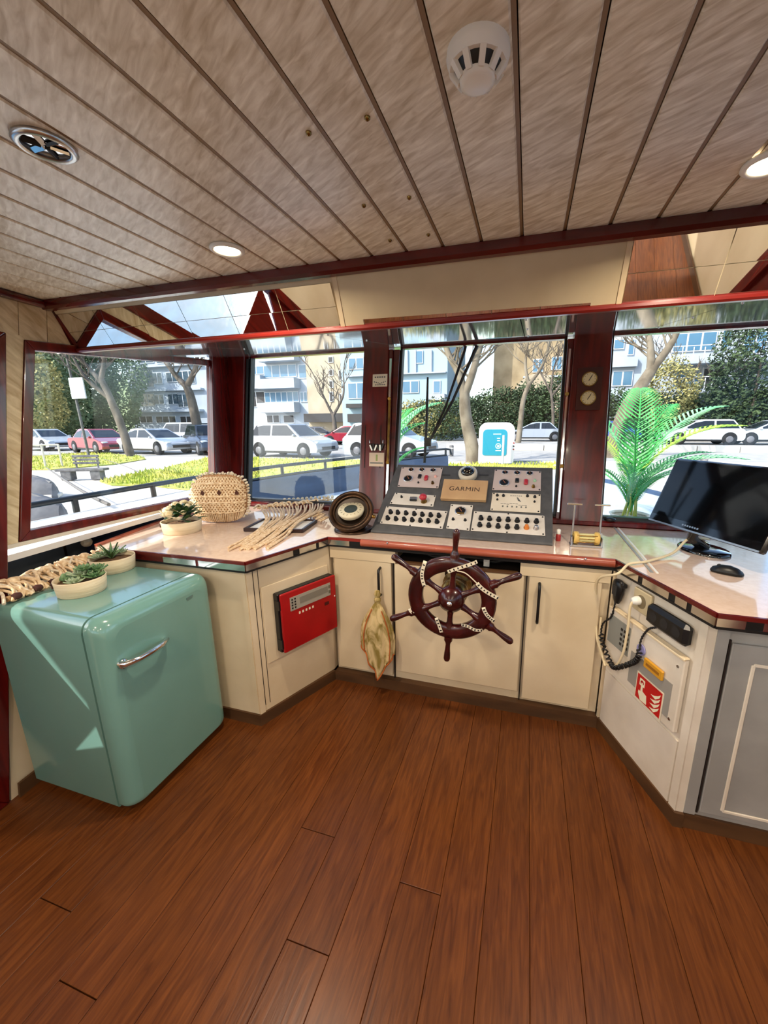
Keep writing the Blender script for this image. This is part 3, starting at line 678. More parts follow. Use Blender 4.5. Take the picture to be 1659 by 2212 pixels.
for x, y in ((560, 540), (660, 545), (1050, 550), (1170, 565)): knob(mr_, 1000+x/7.541, 1000+y/7.541, .008, .012, tail=False, name='led')
for x, y in ((560, 607), (1165, 642)): knob(mr_, 1000+x/7.541, 1000+y/7.541, .006, .008, tail=False, name='led')
M_ink = mat('grey_ink', rgb(96, 98, 96), .6); CM3 = Matrix((V((1, 0, 0)), CV, CN)).transposed()
for k in range(9): MB().box(cpt(1084+k*6.4, 1089+k*.55-(2 if 2 < k < 6 else 0), .0043), (.014, .003, .0006), CM3).build('printed_mark', M_ink, mr_)
for k in range(6): MB().box(cpt(1086+k*10, 1094.5+k*.5, .0043), (.008, .012, .0006), CM3).build('printed_mark', M_ink, mr_)
for k in range(6): MB().box(cpt(1104+k*4.4, 1072+k*.15, .0043), (.008, .005, .0006), CM3).build('printed_mark', M_ink, mr_)
MB().slab([cpt(1116, 1075, .0045), cpt(1119, 1076, .0045), cpt(1126, 1086, .0045), cpt(1119, 1083, .0045)], CN*.0006).build('printed_mark', M_ink, mr_)
gm = cplate('display_cover', mat('tan_cover', rgb(190, 156, 116), .45, col2=rgb(178, 142, 104), scale=(8, 8, 8)), [(960, 1040), (1055, 1044), (1050, 1086), (952, 1082)], 0, .024, bev=.003)
g0 = (cpt(960, 1040, .0245)+cpt(1055, 1044, .0245)+cpt(1050, 1086, .0245)+cpt(952, 1082, .0245))/4
gx = (cpt(1055, 1044)-cpt(960, 1040)).normalized()
text('GARMIN', .047, mat('brown_ink', rgb(70, 52, 44), .6), gm, frame_at(g0, gx, CN.cross(gx), CN), spacing=1.08)
for x in (985, 1033): MB().box(cpt(x-(22 if x < 1000 else -12), 1026, .0008), (.06, .010, .0008), CM3).build('printed_mark', mat('dull_ink', rgb(52, 52, 56), .6), ic)
# dome compass on the console
dc = thing('dome_compass', 'small white rimmed dome compass on top of the helm console', 'compass', tuple(cpt(1011, 1028)))
c = cpt(1011, 1027, 0)
MB().lathe([(.058, 0), (.060, .014), (.058, .03), (.046, .038), (.040, .034)], c, CN, 24, cap=False).build('rim', mat('rim_grey', rgb(196, 190, 178), .35), dc)
MB().lathe([(.046, .0), (.044, .032), (.036, .047), (.02, .056), (.002, .059)], c, CN, 20).build('dome', M_gloss, dc)
for k in range(8):
    t = k*math.pi/4; MB().box(c+CN*.054+(V((1, 0, 0))*math.cos(t)+CV*math.sin(t))*.022, (.004, .004, .006), CM3).build('mark', M_paper, dc)
# fire-red levers seen at the right side of the console
lv = thing('red_white_bottle', 'tiny red and white bottle beside the console', 'bottle', (.195, 2.25, .925))
b_ = MB().lathe([(.013, 0), (.014, .004), (.014, .03), (.009, .04)], (.195, 2.25, .925), n=12).build('body', mat('bottle_red', rgb(170, 50, 48), .35), lv)
MB().lathe([(.010, .038), (.011, .042), (.011, .062), (.006, .066)], (.195, 2.25, .925), n=12).build('cap', M_white, lv)

# ---- big bronze ship compass on the worktop
bc = thing('ship_compass', 'round bronze ship compass with cream dial beside the console', 'compass', (-.985, 2.17, .925))
ax = V((.12, -.72, .60)).normalized(); cc_ = V((-.985, 2.14, 1.045))
MB().lathe([(.03, -.10), (.085, -.085), (.118, -.04), (.128, -.005), (.135, 0), (.138, .012), (.132, .022), (.116, .024), (.112, .008)], cc_, ax, 32, cap=False).build('bowl', M_bronze, bc)
ax2 = V((.05, -.42, .9)).normalized(); MB().lathe([(.001, -.02), (.113, .0)], cc_, ax, 28, cap=False).build('inner_ring', mat('bronze_dark', rgb(44, 32, 22), .4, metal=.4), bc)
dl = MB().lathe([(.001, .022), (.076, .022), (.080, .012), (.07, -.01)], cc_, ax2, 28, cap=False).build('dial', mat('dial_cream', rgb(206, 196, 168), .4), bc)
MB().lathe([(.001, .0235), (.040, .0235)], cc_, ax2, 24, cap=False).build('card', mat('card_green', rgb(44, 52, 44), .35), dl)
for k in range(16):
    q = V((0, 0, 1)).rotation_difference(ax2); t = k*math.pi/8
    MB().box(cc_+q @ V((.060*math.cos(t), .060*math.sin(t), .023)), (.010, .002, .001), q.to_matrix() @ Matrix.Rotation(t, 3, 'Z')).build('mark', M_bronze, dl)
MB().lathe([(.113, .012), (.105, .018), (.098, .014)], cc_, ax, 28, cap=False).build('bezel', M_bronze, bc)
MB().lathe([(.12, 0), (.12, .012), (.10, .02), (.06, .03), (.05, .06)], (-.985, 2.17, .925), n=28).build('base', M_bronze, bc)
for s in (-1, 1): MB().lathe([(.012, 0), (.012, .02), (.006, .024)], cc_+V((s*.13, 0, -.02)), (s, 0, 0), 10).build('gimbal_pin', M_brass, bc)

# ================================================================== SHIP WHEEL
wh = thing('ship_helm', 'dark mahogany six-handled ship wheel with a printed white ribbon', 'ship wheel', (-.294, 1.70, .764))
WC = V((-.294, 1.70, .764)); WX = V((1, 0, 0)); WZ = V((0, -.055, 1)).normalized(); WN = WX.cross(WZ); WN = WN if WN.y < 0 else -WN
def wp(rr, t, o=0): return WC+(WX*math.cos(t)+WZ*math.sin(t))*rr+WN*o
M_whl = mat('wheel_mahogany', rgb(66, 13, 13), .25, col2=rgb(40, 8, 9), scale=(14, 14, 14), coat=.3)
rings = []
for k in range(48):
    t = k*2*math.pi/48
    rings.append([wp(rr, t, o) for rr, o in ((.138, -.012), (.138, .010), (.145, .018), (.196, .018), (.206, .010), (.206, -.012), (.196, -.02), (.146, -.02))])
rings.append(rings[0])
MB().loft(rings, cap=False).build('rim', M_whl, wh)
MB().lathe([(.060, -.02), (.064, .0), (.060, .022), (.045, .034), (.030, .05), (.012, .056), (.001, .057)], WC, WN, 24).build('hub', M_whl, wh)
MB().lathe([(.014, .05), (.012, .060), (.004, .064)], WC, WN, 12).build('hub_nut', M_chrome, wh)
for k in range(6):
    t = math.radians(86.5+60*k)
    MB().tube([wp(.05, t), wp(.09, t), wp(.12, t), wp(.148, t)], [.019, .013, .014, .022], 10).build('spoke', M_whl, wh)
    MB().tube([wp(r_, t) for r_ in (.20, .212, .222, .232, .245, .27, .30, .325, .336, .342)], [.024, .020, .021, .015, .0115, .0125, .0155, .0165, .013, .004], 12).build('handle', M_whl, wh)
pn = thing('steering_pedestal', 'aged brass bearing housing behind the ship wheel', 'bearing', (-.294, 1.9, .764))
MB().lathe([(.030, .02), (.058, .03), (.062, .06), (.066, .065), (.066, .085), (.058, .09), (.058, .14), (.072, .15), (.072, .165), (.060, .17)], WC, -WN, 28).build('housing', M_brass, pn)
MB().lathe([(.026, .0), (.026, .31)], WC, -WN, 14).build('shaft', M_steel, pn)
MB().lathe([(.085, .27), (.085, .29), (.04, .292)], WC, -WN, 24).build('flange', M_bronze, pn)
# ribbon with black print wound round the rim
rb_ = thing('printed_ribbon', 'white ribbon with black print wound round the wheel rim', 'ribbon', tuple(WC+V((0, -.03, -.21))))
def band(pts, w=.017, o=.023, marks=True):
    ps_ = smooth([atpl(x, y, WC+WN*o, WN) for x, y in pts], 5); mb = MB(); n = len(ps_); vs = []
    for i, p in enumerate(ps_):
        e = 0 if 0 < i < n-1 else -.006
        t = (ps_[min(i+1, n-1)]-ps_[max(i-1, 0)]).normalized(); s1 = t.cross(WN).normalized()
        vs += [p+s1*w/2+WN*e, p-s1*w/2+WN*e]
    fs = [(2*i, 2*i+1, 2*i+3, 2*i+2) for i in range(n-1)]
    mb.add(vs+[v-WN*.0012 for v in vs], fs+[tuple(q+len(vs) for q in reversed(f_)) for f_ in fs])
    r_ = mb.build('band', M_paper, rb_)
    if marks:
        for i in range(2, n-1, 2):
            p = ps_[i]; t = (ps_[i+1]-ps_[i-1]).normalized(); s1 = t.cross(WN).normalized()
            MB().box(p+WN*.0006, (.0055, .010 if i % 3 else .007, .0008), Matrix((t, s1, WN)).transposed()).build('print_mark', M_black, r_)
band([(918, 1213), (912, 1235), (912, 1250), (917, 1268)], .017)
band([(966, 1236), (985, 1229), (1008, 1222), (1030, 1214)], .016)
band([(985, 1233), (1005, 1238), (1025, 1255), (1034, 1265)], .005, .024, False)
band([(1030, 1260), (1043, 1273), (1060, 1284), (1077, 1293)], .018)
band([(1044, 1313), (1050, 1326), (1058, 1335), (1068, 1342)], .017)
band([(996, 1350), (1010, 1353), (1026, 1361), (1042, 1362)], .014)
band([(942, 1336), (948, 1350), (954, 1368)], .016)
band([(884, 1316), (888, 1322), (894, 1326)], .014, .02, False)

# ================================================================== TOWEL
tw = thing('tea_towel', 'olive and orange tea towel knotted on the cabinet handle', 'towel', (-.757, 1.95, .10))
M_tow = mat('towel_cloth', rgb(216, 192, 140), .85, col2=rgb(142, 122, 58), scale=(16, 16, 7), dist=1.4, spread=(.42, .58), bump=.15)
rings = []; N = 72
def tow(t, s_):
    ze = .095+.17*abs(math.cos(t))**1.3+(.05 if math.cos(t) < 0 else 0)
    w = .014+.088*math.sin(min(1, s_*1.35)*math.pi/2)*(1-.35*max(0, s_-.7)/.3*(1-abs(math.cos(t))))
    pl = 1+.30*math.sin(t*9+1.2*s_)*s_**.5; dp = (.012+.026*s_**.6)*pl
    return V((-.757+w*math.cos(t)*(1+.05*math.sin(t*9))-.006*s_, 1.943+dp*math.sin(t), .575+(ze-.575)*s_))
for s_ in (0, .06, .14, .24, .36, .48, .6, .72, .84, .93, 1.0): rings.append([tow(k*2*math.pi/N, s_) for k in range(N)])
rings.append([lerp(p, V((-.757, 1.945, p.z+.01)), .25) for p in rings[-1]])
MB().loft(rings, cap=False).build('cloth', M_tow, tw)
MB().lathe([(.012, 0), (.018, .02), (.012, .045), (.020, .065), (.014, .085)], (-.757, 1.945, .56), n=14).build('gathered_top', M_tow, tw)
M_hem = mat('orange_hem', rgb(196, 108, 44), .85, col2=rgb(170, 84, 34), scale=(30, 30, 30))
MB().tube([tow(k*2*math.pi/N, 1.0)+V((0, -.001, 0)) for k in range(N//2, N+1)], .0042, 6).build('hem', M_hem, tw)
MB().tube([tow(math.pi*1.22, .12+.88*k/10)+V((0, -.004, 0)) for k in range(11)], .0038, 6).build('hem', M_hem, tw)
MB().tube([tow(math.pi*1.80, .12+.88*k/10)+V((0, -.004, 0)) for k in range(11)], .0034, 6).build('hem', M_hem, tw)
MB().lathe([(.010, 0), (.020, .012), (.018, .026), (.008, .036)], (-.757, 1.945, .575), n=12).build('knot', M_tow, tw)

# ================================================================== MONITOR, MOUSE, SMALL THINGS
mo = thing('monitor', 'black widescreen monitor with a dark glossy screen on oval stand', 'monitor', (.88, 2.25, ZT))
mu = V((.44, -.898, 0)).normalized(); mb_ = V((.898, .44, 0)).normalized(); mup = (mb_*.128+V((0, 0, .34))).normalized(); mn = mu.cross(mup); mn = -mn if mn.dot(mb_) > 0 else mn
BLc = V((.665, 2.44, 1.03))
M3 = Matrix((mu, mup, mn)).transposed()
def mpt(u_, v_, o=0): return BLc+mu*u_+mup*v_+mn*o
MB().box(mpt(.31, .18, -.016), (.62, .36, .032), M3, .008).build('housing', M_gloss, mo)
MB().box(mpt(.31, .195, .0012), (.585, .30, .003), M3).build('screen', mat('screen_glass', rgb(5, 6, 8), .06, spec=.35), mo)
MB().box(mpt(.31, .006, .001), (.60, .008, .004), M3).build('lower_strip', M_steel, mo)
for k in range(7): MB().box(mpt(.225+.014*k, .026, .0008), (.009, .008, .0012), M3).build('logo_letter', M_steel, mo)
sb = V((.88, 2.25, ZT))
MB().tube([mpt(.27, .06, -.03), mpt(.27, -.02, -.035), sb+V((0, 0, .02))], [.03, .024, .03], 12).build('neck', M_gloss, mo)
q = math.atan2(mu.y, mu.x)
rr = []
for s_, h in ((1, 0), (1, .008), (.94, .016), (.3, .020)):
    rr.append([sb+Matrix.Rotation(q, 3, 'Z') @ V((.125*s_*math.cos(k*math.pi/16), .095*s_*math.sin(k*math.pi/16), h)) for k in range(32)])
MB().loft(rr).build('base', M_gloss, mo)
ms = thing('computer_mouse', 'black computer mouse on the pink worktop', 'mouse', (.845, 1.915, ZT), (0, 0, -.5))
rr = []
for t, w, h in ((-.055, .006, .006), (-.048, .022, .018), (-.02, .030, .031), (.01, .030, .034), (.038, .027, .026), (.054, .018, .014), (.06, .005, .006)):
    rr.append([V((t, w*math.cos(k*math.pi/8), max(0, .004+h*max(0, math.sin(k*math.pi/8))))) for k in range(16)])
MB().loft(rr).build('shell', M_black, ms, local=True)
MB().lathe([(.008, -.003), (.009, 0), (.008, .003)], (-.026, 0, .028), (0, 1, 0), 10).build('wheel', mat('charcoal', rgb(34, 34, 36), .6), ms, local=True)
# metal stand with a yellow capped glass tube
hg = thing('sight_glass', 'metal stand holding a glass tube with yellow end caps by pillar', 'instrument', (.325, 2.18, ZT), (0, 0, .03))
M_yel = mat('yellow_cap', rgb(214, 178, 96), .4)
MB().box((0, 0, .006), (.155, .06, .012), bev=.003).build('base', M_steel, hg, local=True)
for s in (-1, 1):
    MB().cyl((s*.066, .02, .01), (s*.066, .02, .215), .005, n=8).build('post', M_steel, hg, local=True)
    MB().box((s*.066, .02, .218), (.075, .014, .008), bev=.002).build('cross_bar', M_chrome, hg, local=True)
    MB().lathe([(.030, 0), (.033, .004), (.033, .02), (.026, .026)], (s*.062, -.005, .046), (-s, 0, 0), 16).build('end_cap', M_yel, hg, local=True)
    MB().box((s*.072, -.005, .03), (.006, .05, .05), bev=.002).build('cheek', M_steel, hg, local=True)
MB().lathe([(.024, -.045), (.024, .045)], (0, -.005, .046), (1, 0, 0), 16).build('tube', mat('amber_glass', rgb(226, 214, 150), .08, spec=.8, coat=.5), hg, local=True)
for s in (-.5, 0, .5): MB().cyl((-.05, -.03, .046+s*.035), (.05, -.03, .046+s*.035), .003, n=6).build('guard_rod', M_brass, hg, local=True)
tag(MB().ball(FW(.52, .985, .03)+V((0, -.03, -.012)), (.035, .025, .014)).build('black_knob', M_black), 'small black lump on the sill by the right pillar', 'knob')

# ================================================================== CEILING FITTINGS
sd = thing('smoke_detector', 'white domed smoke detector hanging from the ceiling', 'detector', (-.108, .765, ZC-.045))
c = V((-.108, .765, ZC)); dn = (0, 0, -1)
MB().lathe([(.048, 0), (.049, .008), (.048, .012), (.043, .022)], c, dn, 32).build('base', M_white, sd)
MB().lathe([(.038, .020), (.034, .026), (.026, .036)], c, dn, 28).build('vent_band', M_black, sd)
for k in range(10):
    t = k*math.pi/5; MB().box(c+V((.0345*math.cos(t), .0345*math.sin(t), -.0285)), (.008, .009, .022), Matrix.Rotation(t, 3, 'Z') @ Matrix.Rotation(.7, 3, 'Y')).build('fin', M_white, sd)
MB().lathe([(.028, .034), (.027, .040), (.020, .043), (.001, .044)], c, dn, 28).build('cap', M_white, sd)
def downlight(x, y, on, label, light=True):
    t = thing('ceiling_downlight', label, 'ceiling light', (x, y, ZC-.012), group='recessed ceiling lights')
    MB().lathe([(.040, .004), (.052, .002), (.054, .008), (.046, .014), (.040, .010)], (x, y, ZC+.002), (0, 0, -1), 28, cap=False).build('trim_ring', M_white if on else M_steel, t)
    MB().lathe([(.001, .004), (.041, .004)], (x, y, ZC+.002), (0, 0, -1), 24, cap=False).build('lens', mat('lamp_glow', (1, .82, .55, 1), .4, emit=14) if on else M_chrome, t)
    if not on:
        for k in range(6):
            a_ = k*math.pi/3; MB().box((x+.022*math.cos(a_), y+.022*math.sin(a_), ZC-.004), (.030, .010, .005), Euler((.5, 0, a_))).build('reflector_facet', M_chrome if k % 2 else M_black, t)
    if on and light:
        l = bpy.data.lights.new('downlight', 'AREA'); l.shape = 'DISK'; l.size = .08; l.energy = LAMP_W; l.color = (1, .84, .64); l.spread = 2.9
        o = bpy.data.objects.new('downlight', l); COL.objects.link(o); o.parent = t; o.location = (0, 0, -.008)
    return t
downlight(-.968, 1.232, True, 'lit round ceiling light near the left end of the header')
downlight(-.973, .715, False, 'unlit chrome ceiling light at the upper left')
downlight(.478, 1.22, True, 'lit round ceiling light cut off by the right edge')
for x, y, w_ in ((.478, -.35, 'nearest on the right'), (-.97, -.35, 'nearest on the left'), (-.97, -1.4, 'furthest on the left'), (.478, -1.4, 'furthest on the right')): downlight(x, y, True, 'added unseen ceiling light behind the photographer, '+w_)  # unseen lamps added to brighten the room
for x, y in ((-.447, .843), (-.322, .84), (-.446, 1.122), (-.322, 1.12), (-.446, 1.333), (-.323, 1.332)):
    MB().lathe([(.006, 0), (.006, .004), (.003, .007), (.001, .008)], (x, y, ZC+.001), (0, 0, -1), 8).build('ceiling_screw', M_brass, ce)

# ================================================================== SIGNS AND CLOCKS ON THE PILLARS
def fbx(x0_, x1_, z0_, z1_, o0, o1): return fquad(x0_, x1_, z0_, z1_, o1, o1-o0)
sg1 = thing('small_notice', 'small white notice with grey print high on the wooden pillar', 'sign', tuple(FW(-1.015, 1.815, .06)))
fbx(-1.07, -.962, 1.813, 1.897, .060, .064).build('plate', M_paper, sg1)
for k in range(5): fbx(-1.055+.017*k, -1.044+.017*k, 1.872, 1.882, .064, .0645).build('print_mark', M_ink, sg1)
for k in range(7): fbx(-1.060+.0135*k, -1.052+.0135*k, 1.842-.004*(3-abs(k-3)), 1.850-.004*(3-abs(k-3)), .064, .0645).build('print_mark', M_ink, sg1)
for k in range(5): fbx(-1.052+.016*k, -1.040+.016*k, 1.822, 1.829, .064, .0645).build('print_mark', M_ink, sg1)
sg2 = thing('certificate_card', 'pale card with green mark low on the wooden pillar', 'sign', tuple(FW(-1.025, 1.265, .06)))
fbx(-1.082, -.970, 1.262, 1.358, .060, .064).build('card', mat('pink_card', rgb(214, 190, 168), .6), sg2)
fbx(-1.032, -1.018, 1.30, 1.345, .064, .0645).build('print_mark', mat('green_ink', rgb(150, 160, 96), .6), sg2)
fbx(-1.075, -.977, 1.282, 1.290, .064, .0645).build('print_mark', M_ink, sg2)
sg3 = thing('hanging_keys', 'dark cluster of keys on two hooks above the pale card', 'keys', tuple(FW(-1.025, 1.36, .06)))
for xx in (-1.075, -.975):
    MB().tube(smooth([FW(xx, 1.44, .06), FW(xx, 1.445, .08), FW(xx, 1.425, .082)], 4), .003, 6).build('hook', M_steel, sg3)
for k in range(6):
    xx = -1.068+.017*k; MB().box(FW(xx, 1.393+.006*(k % 2), .068), (.014, .008, .045), (0, .4*(k % 3-1), 0), .002).build('key', M_black if k % 2 else M_steel, sg3)
MB().tube([FW(-1.075, 1.42, .07), FW(-1.025, 1.408, .07), FW(-.975, 1.42, .07)], .004, 6).build('ring', M_black, sg3)
ck = thing('clock_plate', 'dark wooden plate with two round brass dials on right pillar', 'clock', tuple(FW(.34, 1.63, .06)))
fbx(.272, .410, 1.630, 1.880, .060, .078).build('plate', mat('dark_walnut', rgb(58, 12, 10), .3, coat=.4), ck)
for z in (1.812, 1.702):
    c = FW(.340, z, .078)
    dd = MB().lathe([(.044, 0), (.045, .008), (.040, .012), (.037, .009)], c, (0, -1, .0), 28, cap=False).build('dial_rim', M_brass, ck)
    MB().lathe([(.001, .008), (.039, .008)], c, (0, -1, 0), 24, cap=False).build('dial', mat('dial_parchment', rgb(212, 194, 150), .4), dd)
    for k in range(12):
        t = k*math.pi/6; MB().box(c+V((.031*math.cos(t), -.009, .031*math.sin(t))), (.006, .001, .002), (0, -t, 0)).build('mark', M_black, dd)
    MB().box(c+V((.004, -.010, .006)), (.004, .001, .036), (0, .5, 0)).build('hand', M_black, dd)
# ================================================================== POTS AND PLANTS
M_pot = mat('woven_pot', rgb(232, 214, 182), .7, col2=rgb(214, 192, 156), scale=(6, 6, 90), bump=.25)
M_tagl = mat('leather_tag', rgb(66, 30, 24), .6)
M_soil = mat('soil', rgb(86, 64, 46), .95, col2=rgb(128, 96, 66), scale=(60, 60, 60), bump=.6)
M_succ = mat('succulent_green', rgb(70, 108, 66), .5, col2=rgb(116, 146, 96), scale=(30, 30, 30))
M_succ2 = mat('succulent_pale', rgb(170, 184, 150), .55, col2=rgb(136, 154, 116), scale=(30, 30, 30))
M_leaf = mat('dark_leaf', rgb(30, 58, 26), .45, col2=rgb(58, 92, 42), scale=(24, 24, 24))
M_petal = mat('cream_petal', rgb(240, 226, 190), .7, col2=rgb(226, 204, 156), scale=(40, 40, 40))
def pot(label, loc, r_, h, rz):
    t = thing('planter_bowl', label, 'planter', loc, (0, 0, rz), 'woven cream planter bowls')
    MB().lathe([(r_*.88, 0), (r_*.93, .004), (r_, h), (r_*.985, h+.003), (r_*.94, h), (r_*.90, h*.72)], n=36, cap=False).build('bowl', M_pot, t, local=True)
    MB().lathe([(.001, 0), (r_*.88, 0)], n=24, cap=False).build('bottom', M_pot, t, local=True)
    MB().lathe([(.001, h*.74), (r_*.6, h*.76), (r_*.915, h*.72)], n=24, cap=False).build('soil', M_soil, t, local=True)
    MB().box((0, -r_*1.0, h*.78), (.026, .006, .022), bev=.002).build('leather_tag', M_tagl, t, local=True)
    return t
def leaf(p, d, ln, w, th=.003, curl=.3, up=V((0, 0, 1))):
    """pointed leaf from p along d"""
    d = V(d).normalized(); s = d.cross(up); s = s.normalized() if s.length > .05 else V((1, 0, 0)); nn_ = s.cross(d)
    rings = []
    for t, ww in ((0, .35), (.3, 1), (.6, .85), (.85, .45), (1, .04)):
        c = V(p)+d*(ln*t)-nn_*(curl*ln*t*t); hw = w*ww/2
        rings.append([c-s*hw, c-nn_*th, c+s*hw, c+nn_*th])
    return rings
def rosette(t, c, r_, n, m, tilt=.7, seed=0, name='succulent'):
    rg = random.Random(seed); mb = MB()
    for ring, (k, rr, el) in enumerate(((n, 1, .25), (n-2, .75, .7), (max(n-4, 3), .5, 1.15))):
        for i in range(k):
            a_ = i*2*math.pi/k+ring*.5+rg.uniform(-.15, .15)
            mb.loft(leaf(c, (math.cos(a_)*math.cos(el), math.sin(a_)*math.cos(el), math.sin(el)), r_*rr, r_*.5, r_*.08, -.15))
    return mb.build(name, m, t, local=True)
zf = .862
pA = pot('cream planter bowl of green succulents at the front of the fridge top', tuple(atz(179, 1278, zf)), .092, .066, -.55)
for i, (x, y, r_, z) in enumerate(((.0, .01, .055, .07), (-.045, .03, .045, .06), (.04, .045, .045, .065), (.05, -.02, .04, .06), (-.02, -.035, .035, .055), (.005, .055, .05, .08), (-.055, -.02, .03, .055), (.02, .02, .04, .10))):
    rosette(pA, V((x, y, z)), r_, 9, M_succ if i % 3 else M_succ2, seed=i)
for i, (x, y) in enumerate(((-.065, -.035), (-.05, -.05))): MB().ball((x, y, .062), (.016, .014, .02), 10, 6).build('cactus', M_succ, pA, local=True)
pB = pot('cream planter bowl with a spiky plant, behind on the fridge top', (-1.925, 1.375, zf), .095, .068, -.5)
for i in range(11):
    a_ = i*2*math.pi/11; el = .75+.25*(i % 3)
    MB().loft(leaf((-.02, 0, .055), (math.cos(a_)*math.cos(el), math.sin(a_)*math.cos(el), math.sin(el)), .085, .014, .003, .12)).build('blade', M_succ if i % 2 else M_leaf, pB, local=True)
for i, (x, y) in enumerate(((-.06, -.03), (-.05, .04), (-.075, .0), (-.03, -.055))): rosette(pB, V((x, y, .065)), .038, 9, M_succ2, seed=20+i)
pC = pot('cream planter bowl of white roses and dark leaves on the worktop', tuple(atz(395, 1148, ZT)), .112, .07, -.7)
rg = random.Random(5)
for i in range(46):
    a_ = rg.uniform(-.9, 2.6); q_ = rg.uniform(0, .09); el = rg.uniform(.2, 1.3)
    MB().loft(leaf((q_*math.cos(a_), q_*math.sin(a_), rg.uniform(.07, .15)), (math.cos(a_)*math.cos(el), math.sin(a_)*math.cos(el), math.sin(el)), .052, .04, .002, .3)).build('leaf', M_leaf, pC, local=True)
for i, (x, y, z, r_) in enumerate(((-.085, -.02, .105, .046), (-.05, -.065, .09, .044), (-.03, -.015, .125, .040), (-.10, .03, .12, .036), (.085, -.06, .095, .036), (.03, -.08, .085, .028), (-.115, -.03, .085, .036), (-.01, -.05, .11, .034), (.06, .04, .13, .022), (.02, .03, .15, .02), (-.02, .06, .13, .024), (.095, .01, .10, .022), (-.075, -.05, .06, .026))):
    z += .035; mb = MB().ball((x, y, z), r_*.62, 10, 6)
    for ring, (k, rr, el) in enumerate(((7, 1, .1), (6, .9, .6), (5, .75, 1.0), (3, .5, 1.35))):
        for j in range(k):
            a_ = j*2*math.pi/k+ring*.6
            mb.loft(leaf((x, y, z-r_*.3), (math.cos(a_)*math.cos(el), math.sin(a_)*math.cos(el), math.sin(el)), r_*rr, r_*.95, r_*.05, -.35))
    mb.build('rose', M_petal, pC, local=True)

# ================================================================== MACRAME
cu = thing('macrame_cushion', 'cream macrame cushion propped against the left red pillar', 'cushion', tuple(atz(478, 1128, ZT)), (0, 0, .30))
W_, H_, T_ = .345, .31, .10
def cush(u_, v_, side, k=1.0):
    b = max(0, 1-abs(2*u_)**3.2)*max(0, 1-abs(2*v_)**3.2); e = 1-.22*abs(2*u_)**4
    f_ = 1-.20*abs(2*v_)**4
    v_ = v_*e
    return V((u_*W_*f_*1.06, side*(T_/2*b**.55*k+.004)+.10*(v_+.5)*.55, (v_+.5)*H_+.004))
rings = []
for i in range(13):
    v_ = -.5+i/12; rings.append([cush(-.5+k/14, v_, -1) for k in range(15)]+[cush(.5-k/14, v_, 1) for k in range(1, 14)])
MB().loft(rings).build('pad', mat('cushion_lining', rgb(176, 130, 88), .9, bump=.3, scale=(80, 80, 80)), cu, local=True)
for s in (-1, 1):
    for k in range(-9, 18):
        pts = []
        for i in range(19):
            v_ = -.30+i*.76/18; u_ = s*(-.5+k/9*.5+(v_+.30)*.62)
            if abs(u_) <= .49: pts.append(cush(u_, v_, -1)+V((0, -.004-.002*math.sin(i*1.5), 0)))
        if len(pts) > 3: MB().tube(pts, .0052, 5).build('cord', M_rope, cu, local=True)
for v_, r_ in ((.33, .006), (.06, .0055), (.22, .0045), (-.07, .006), (-.28, .006)):
    MB().tube([cush(-.49+i/24*.98, v_, -1)+V((0, -.008, .003*math.sin(i*2.2))) for i in range(25)], r_, 6).build('cord', M_rope, cu, local=True)
for k in range(30):
    u_ = -.47+k*.94/29; MB().tube([cush(u_+.006*math.sin(k), -.28-i*.05, -1)+V((0, -.006, 0)) for i in range(5)], .0042, 5).build('fringe_cord', M_rope, cu, local=True)
for u_ in (-.24, .06, .36):
    c = cush(u_, .14, -1)+V((0, -.010, 0)); MB().slab([c+V((-.014, 0, 0)), c+V((0, 0, -.020)), c+V((.014, 0, 0)), c+V((0, 0, .020))], (0, -.003, 0)).build('eyelet', mat('eyelet_dark', rgb(70, 34, 22), .9), cu, local=True)
rg = random.Random(3)
for edge in range(46):
    t = edge/45; a_ = math.pi*t
    u_ = -.5 if t < .3 else (.5 if t > .7 else -.5+(t-.3)/.4); v_ = (-.5+t/.3) if t < .3 else (.5-(t-.7)/.3 if t > .7 else .5)
    p = cush(u_, v_, -1); q_ = V((u_*.04+rg.uniform(-.01, .01), rg.uniform(-.012, .012), max(v_, 0)*.03+rg.uniform(-.006, .01)))
    MB().tube([p, p+q_*.5, p+q_*.8+V((0, 0, -.006))], .0085, 5).build('edge_tuft', M_ropew, cu, local=True)

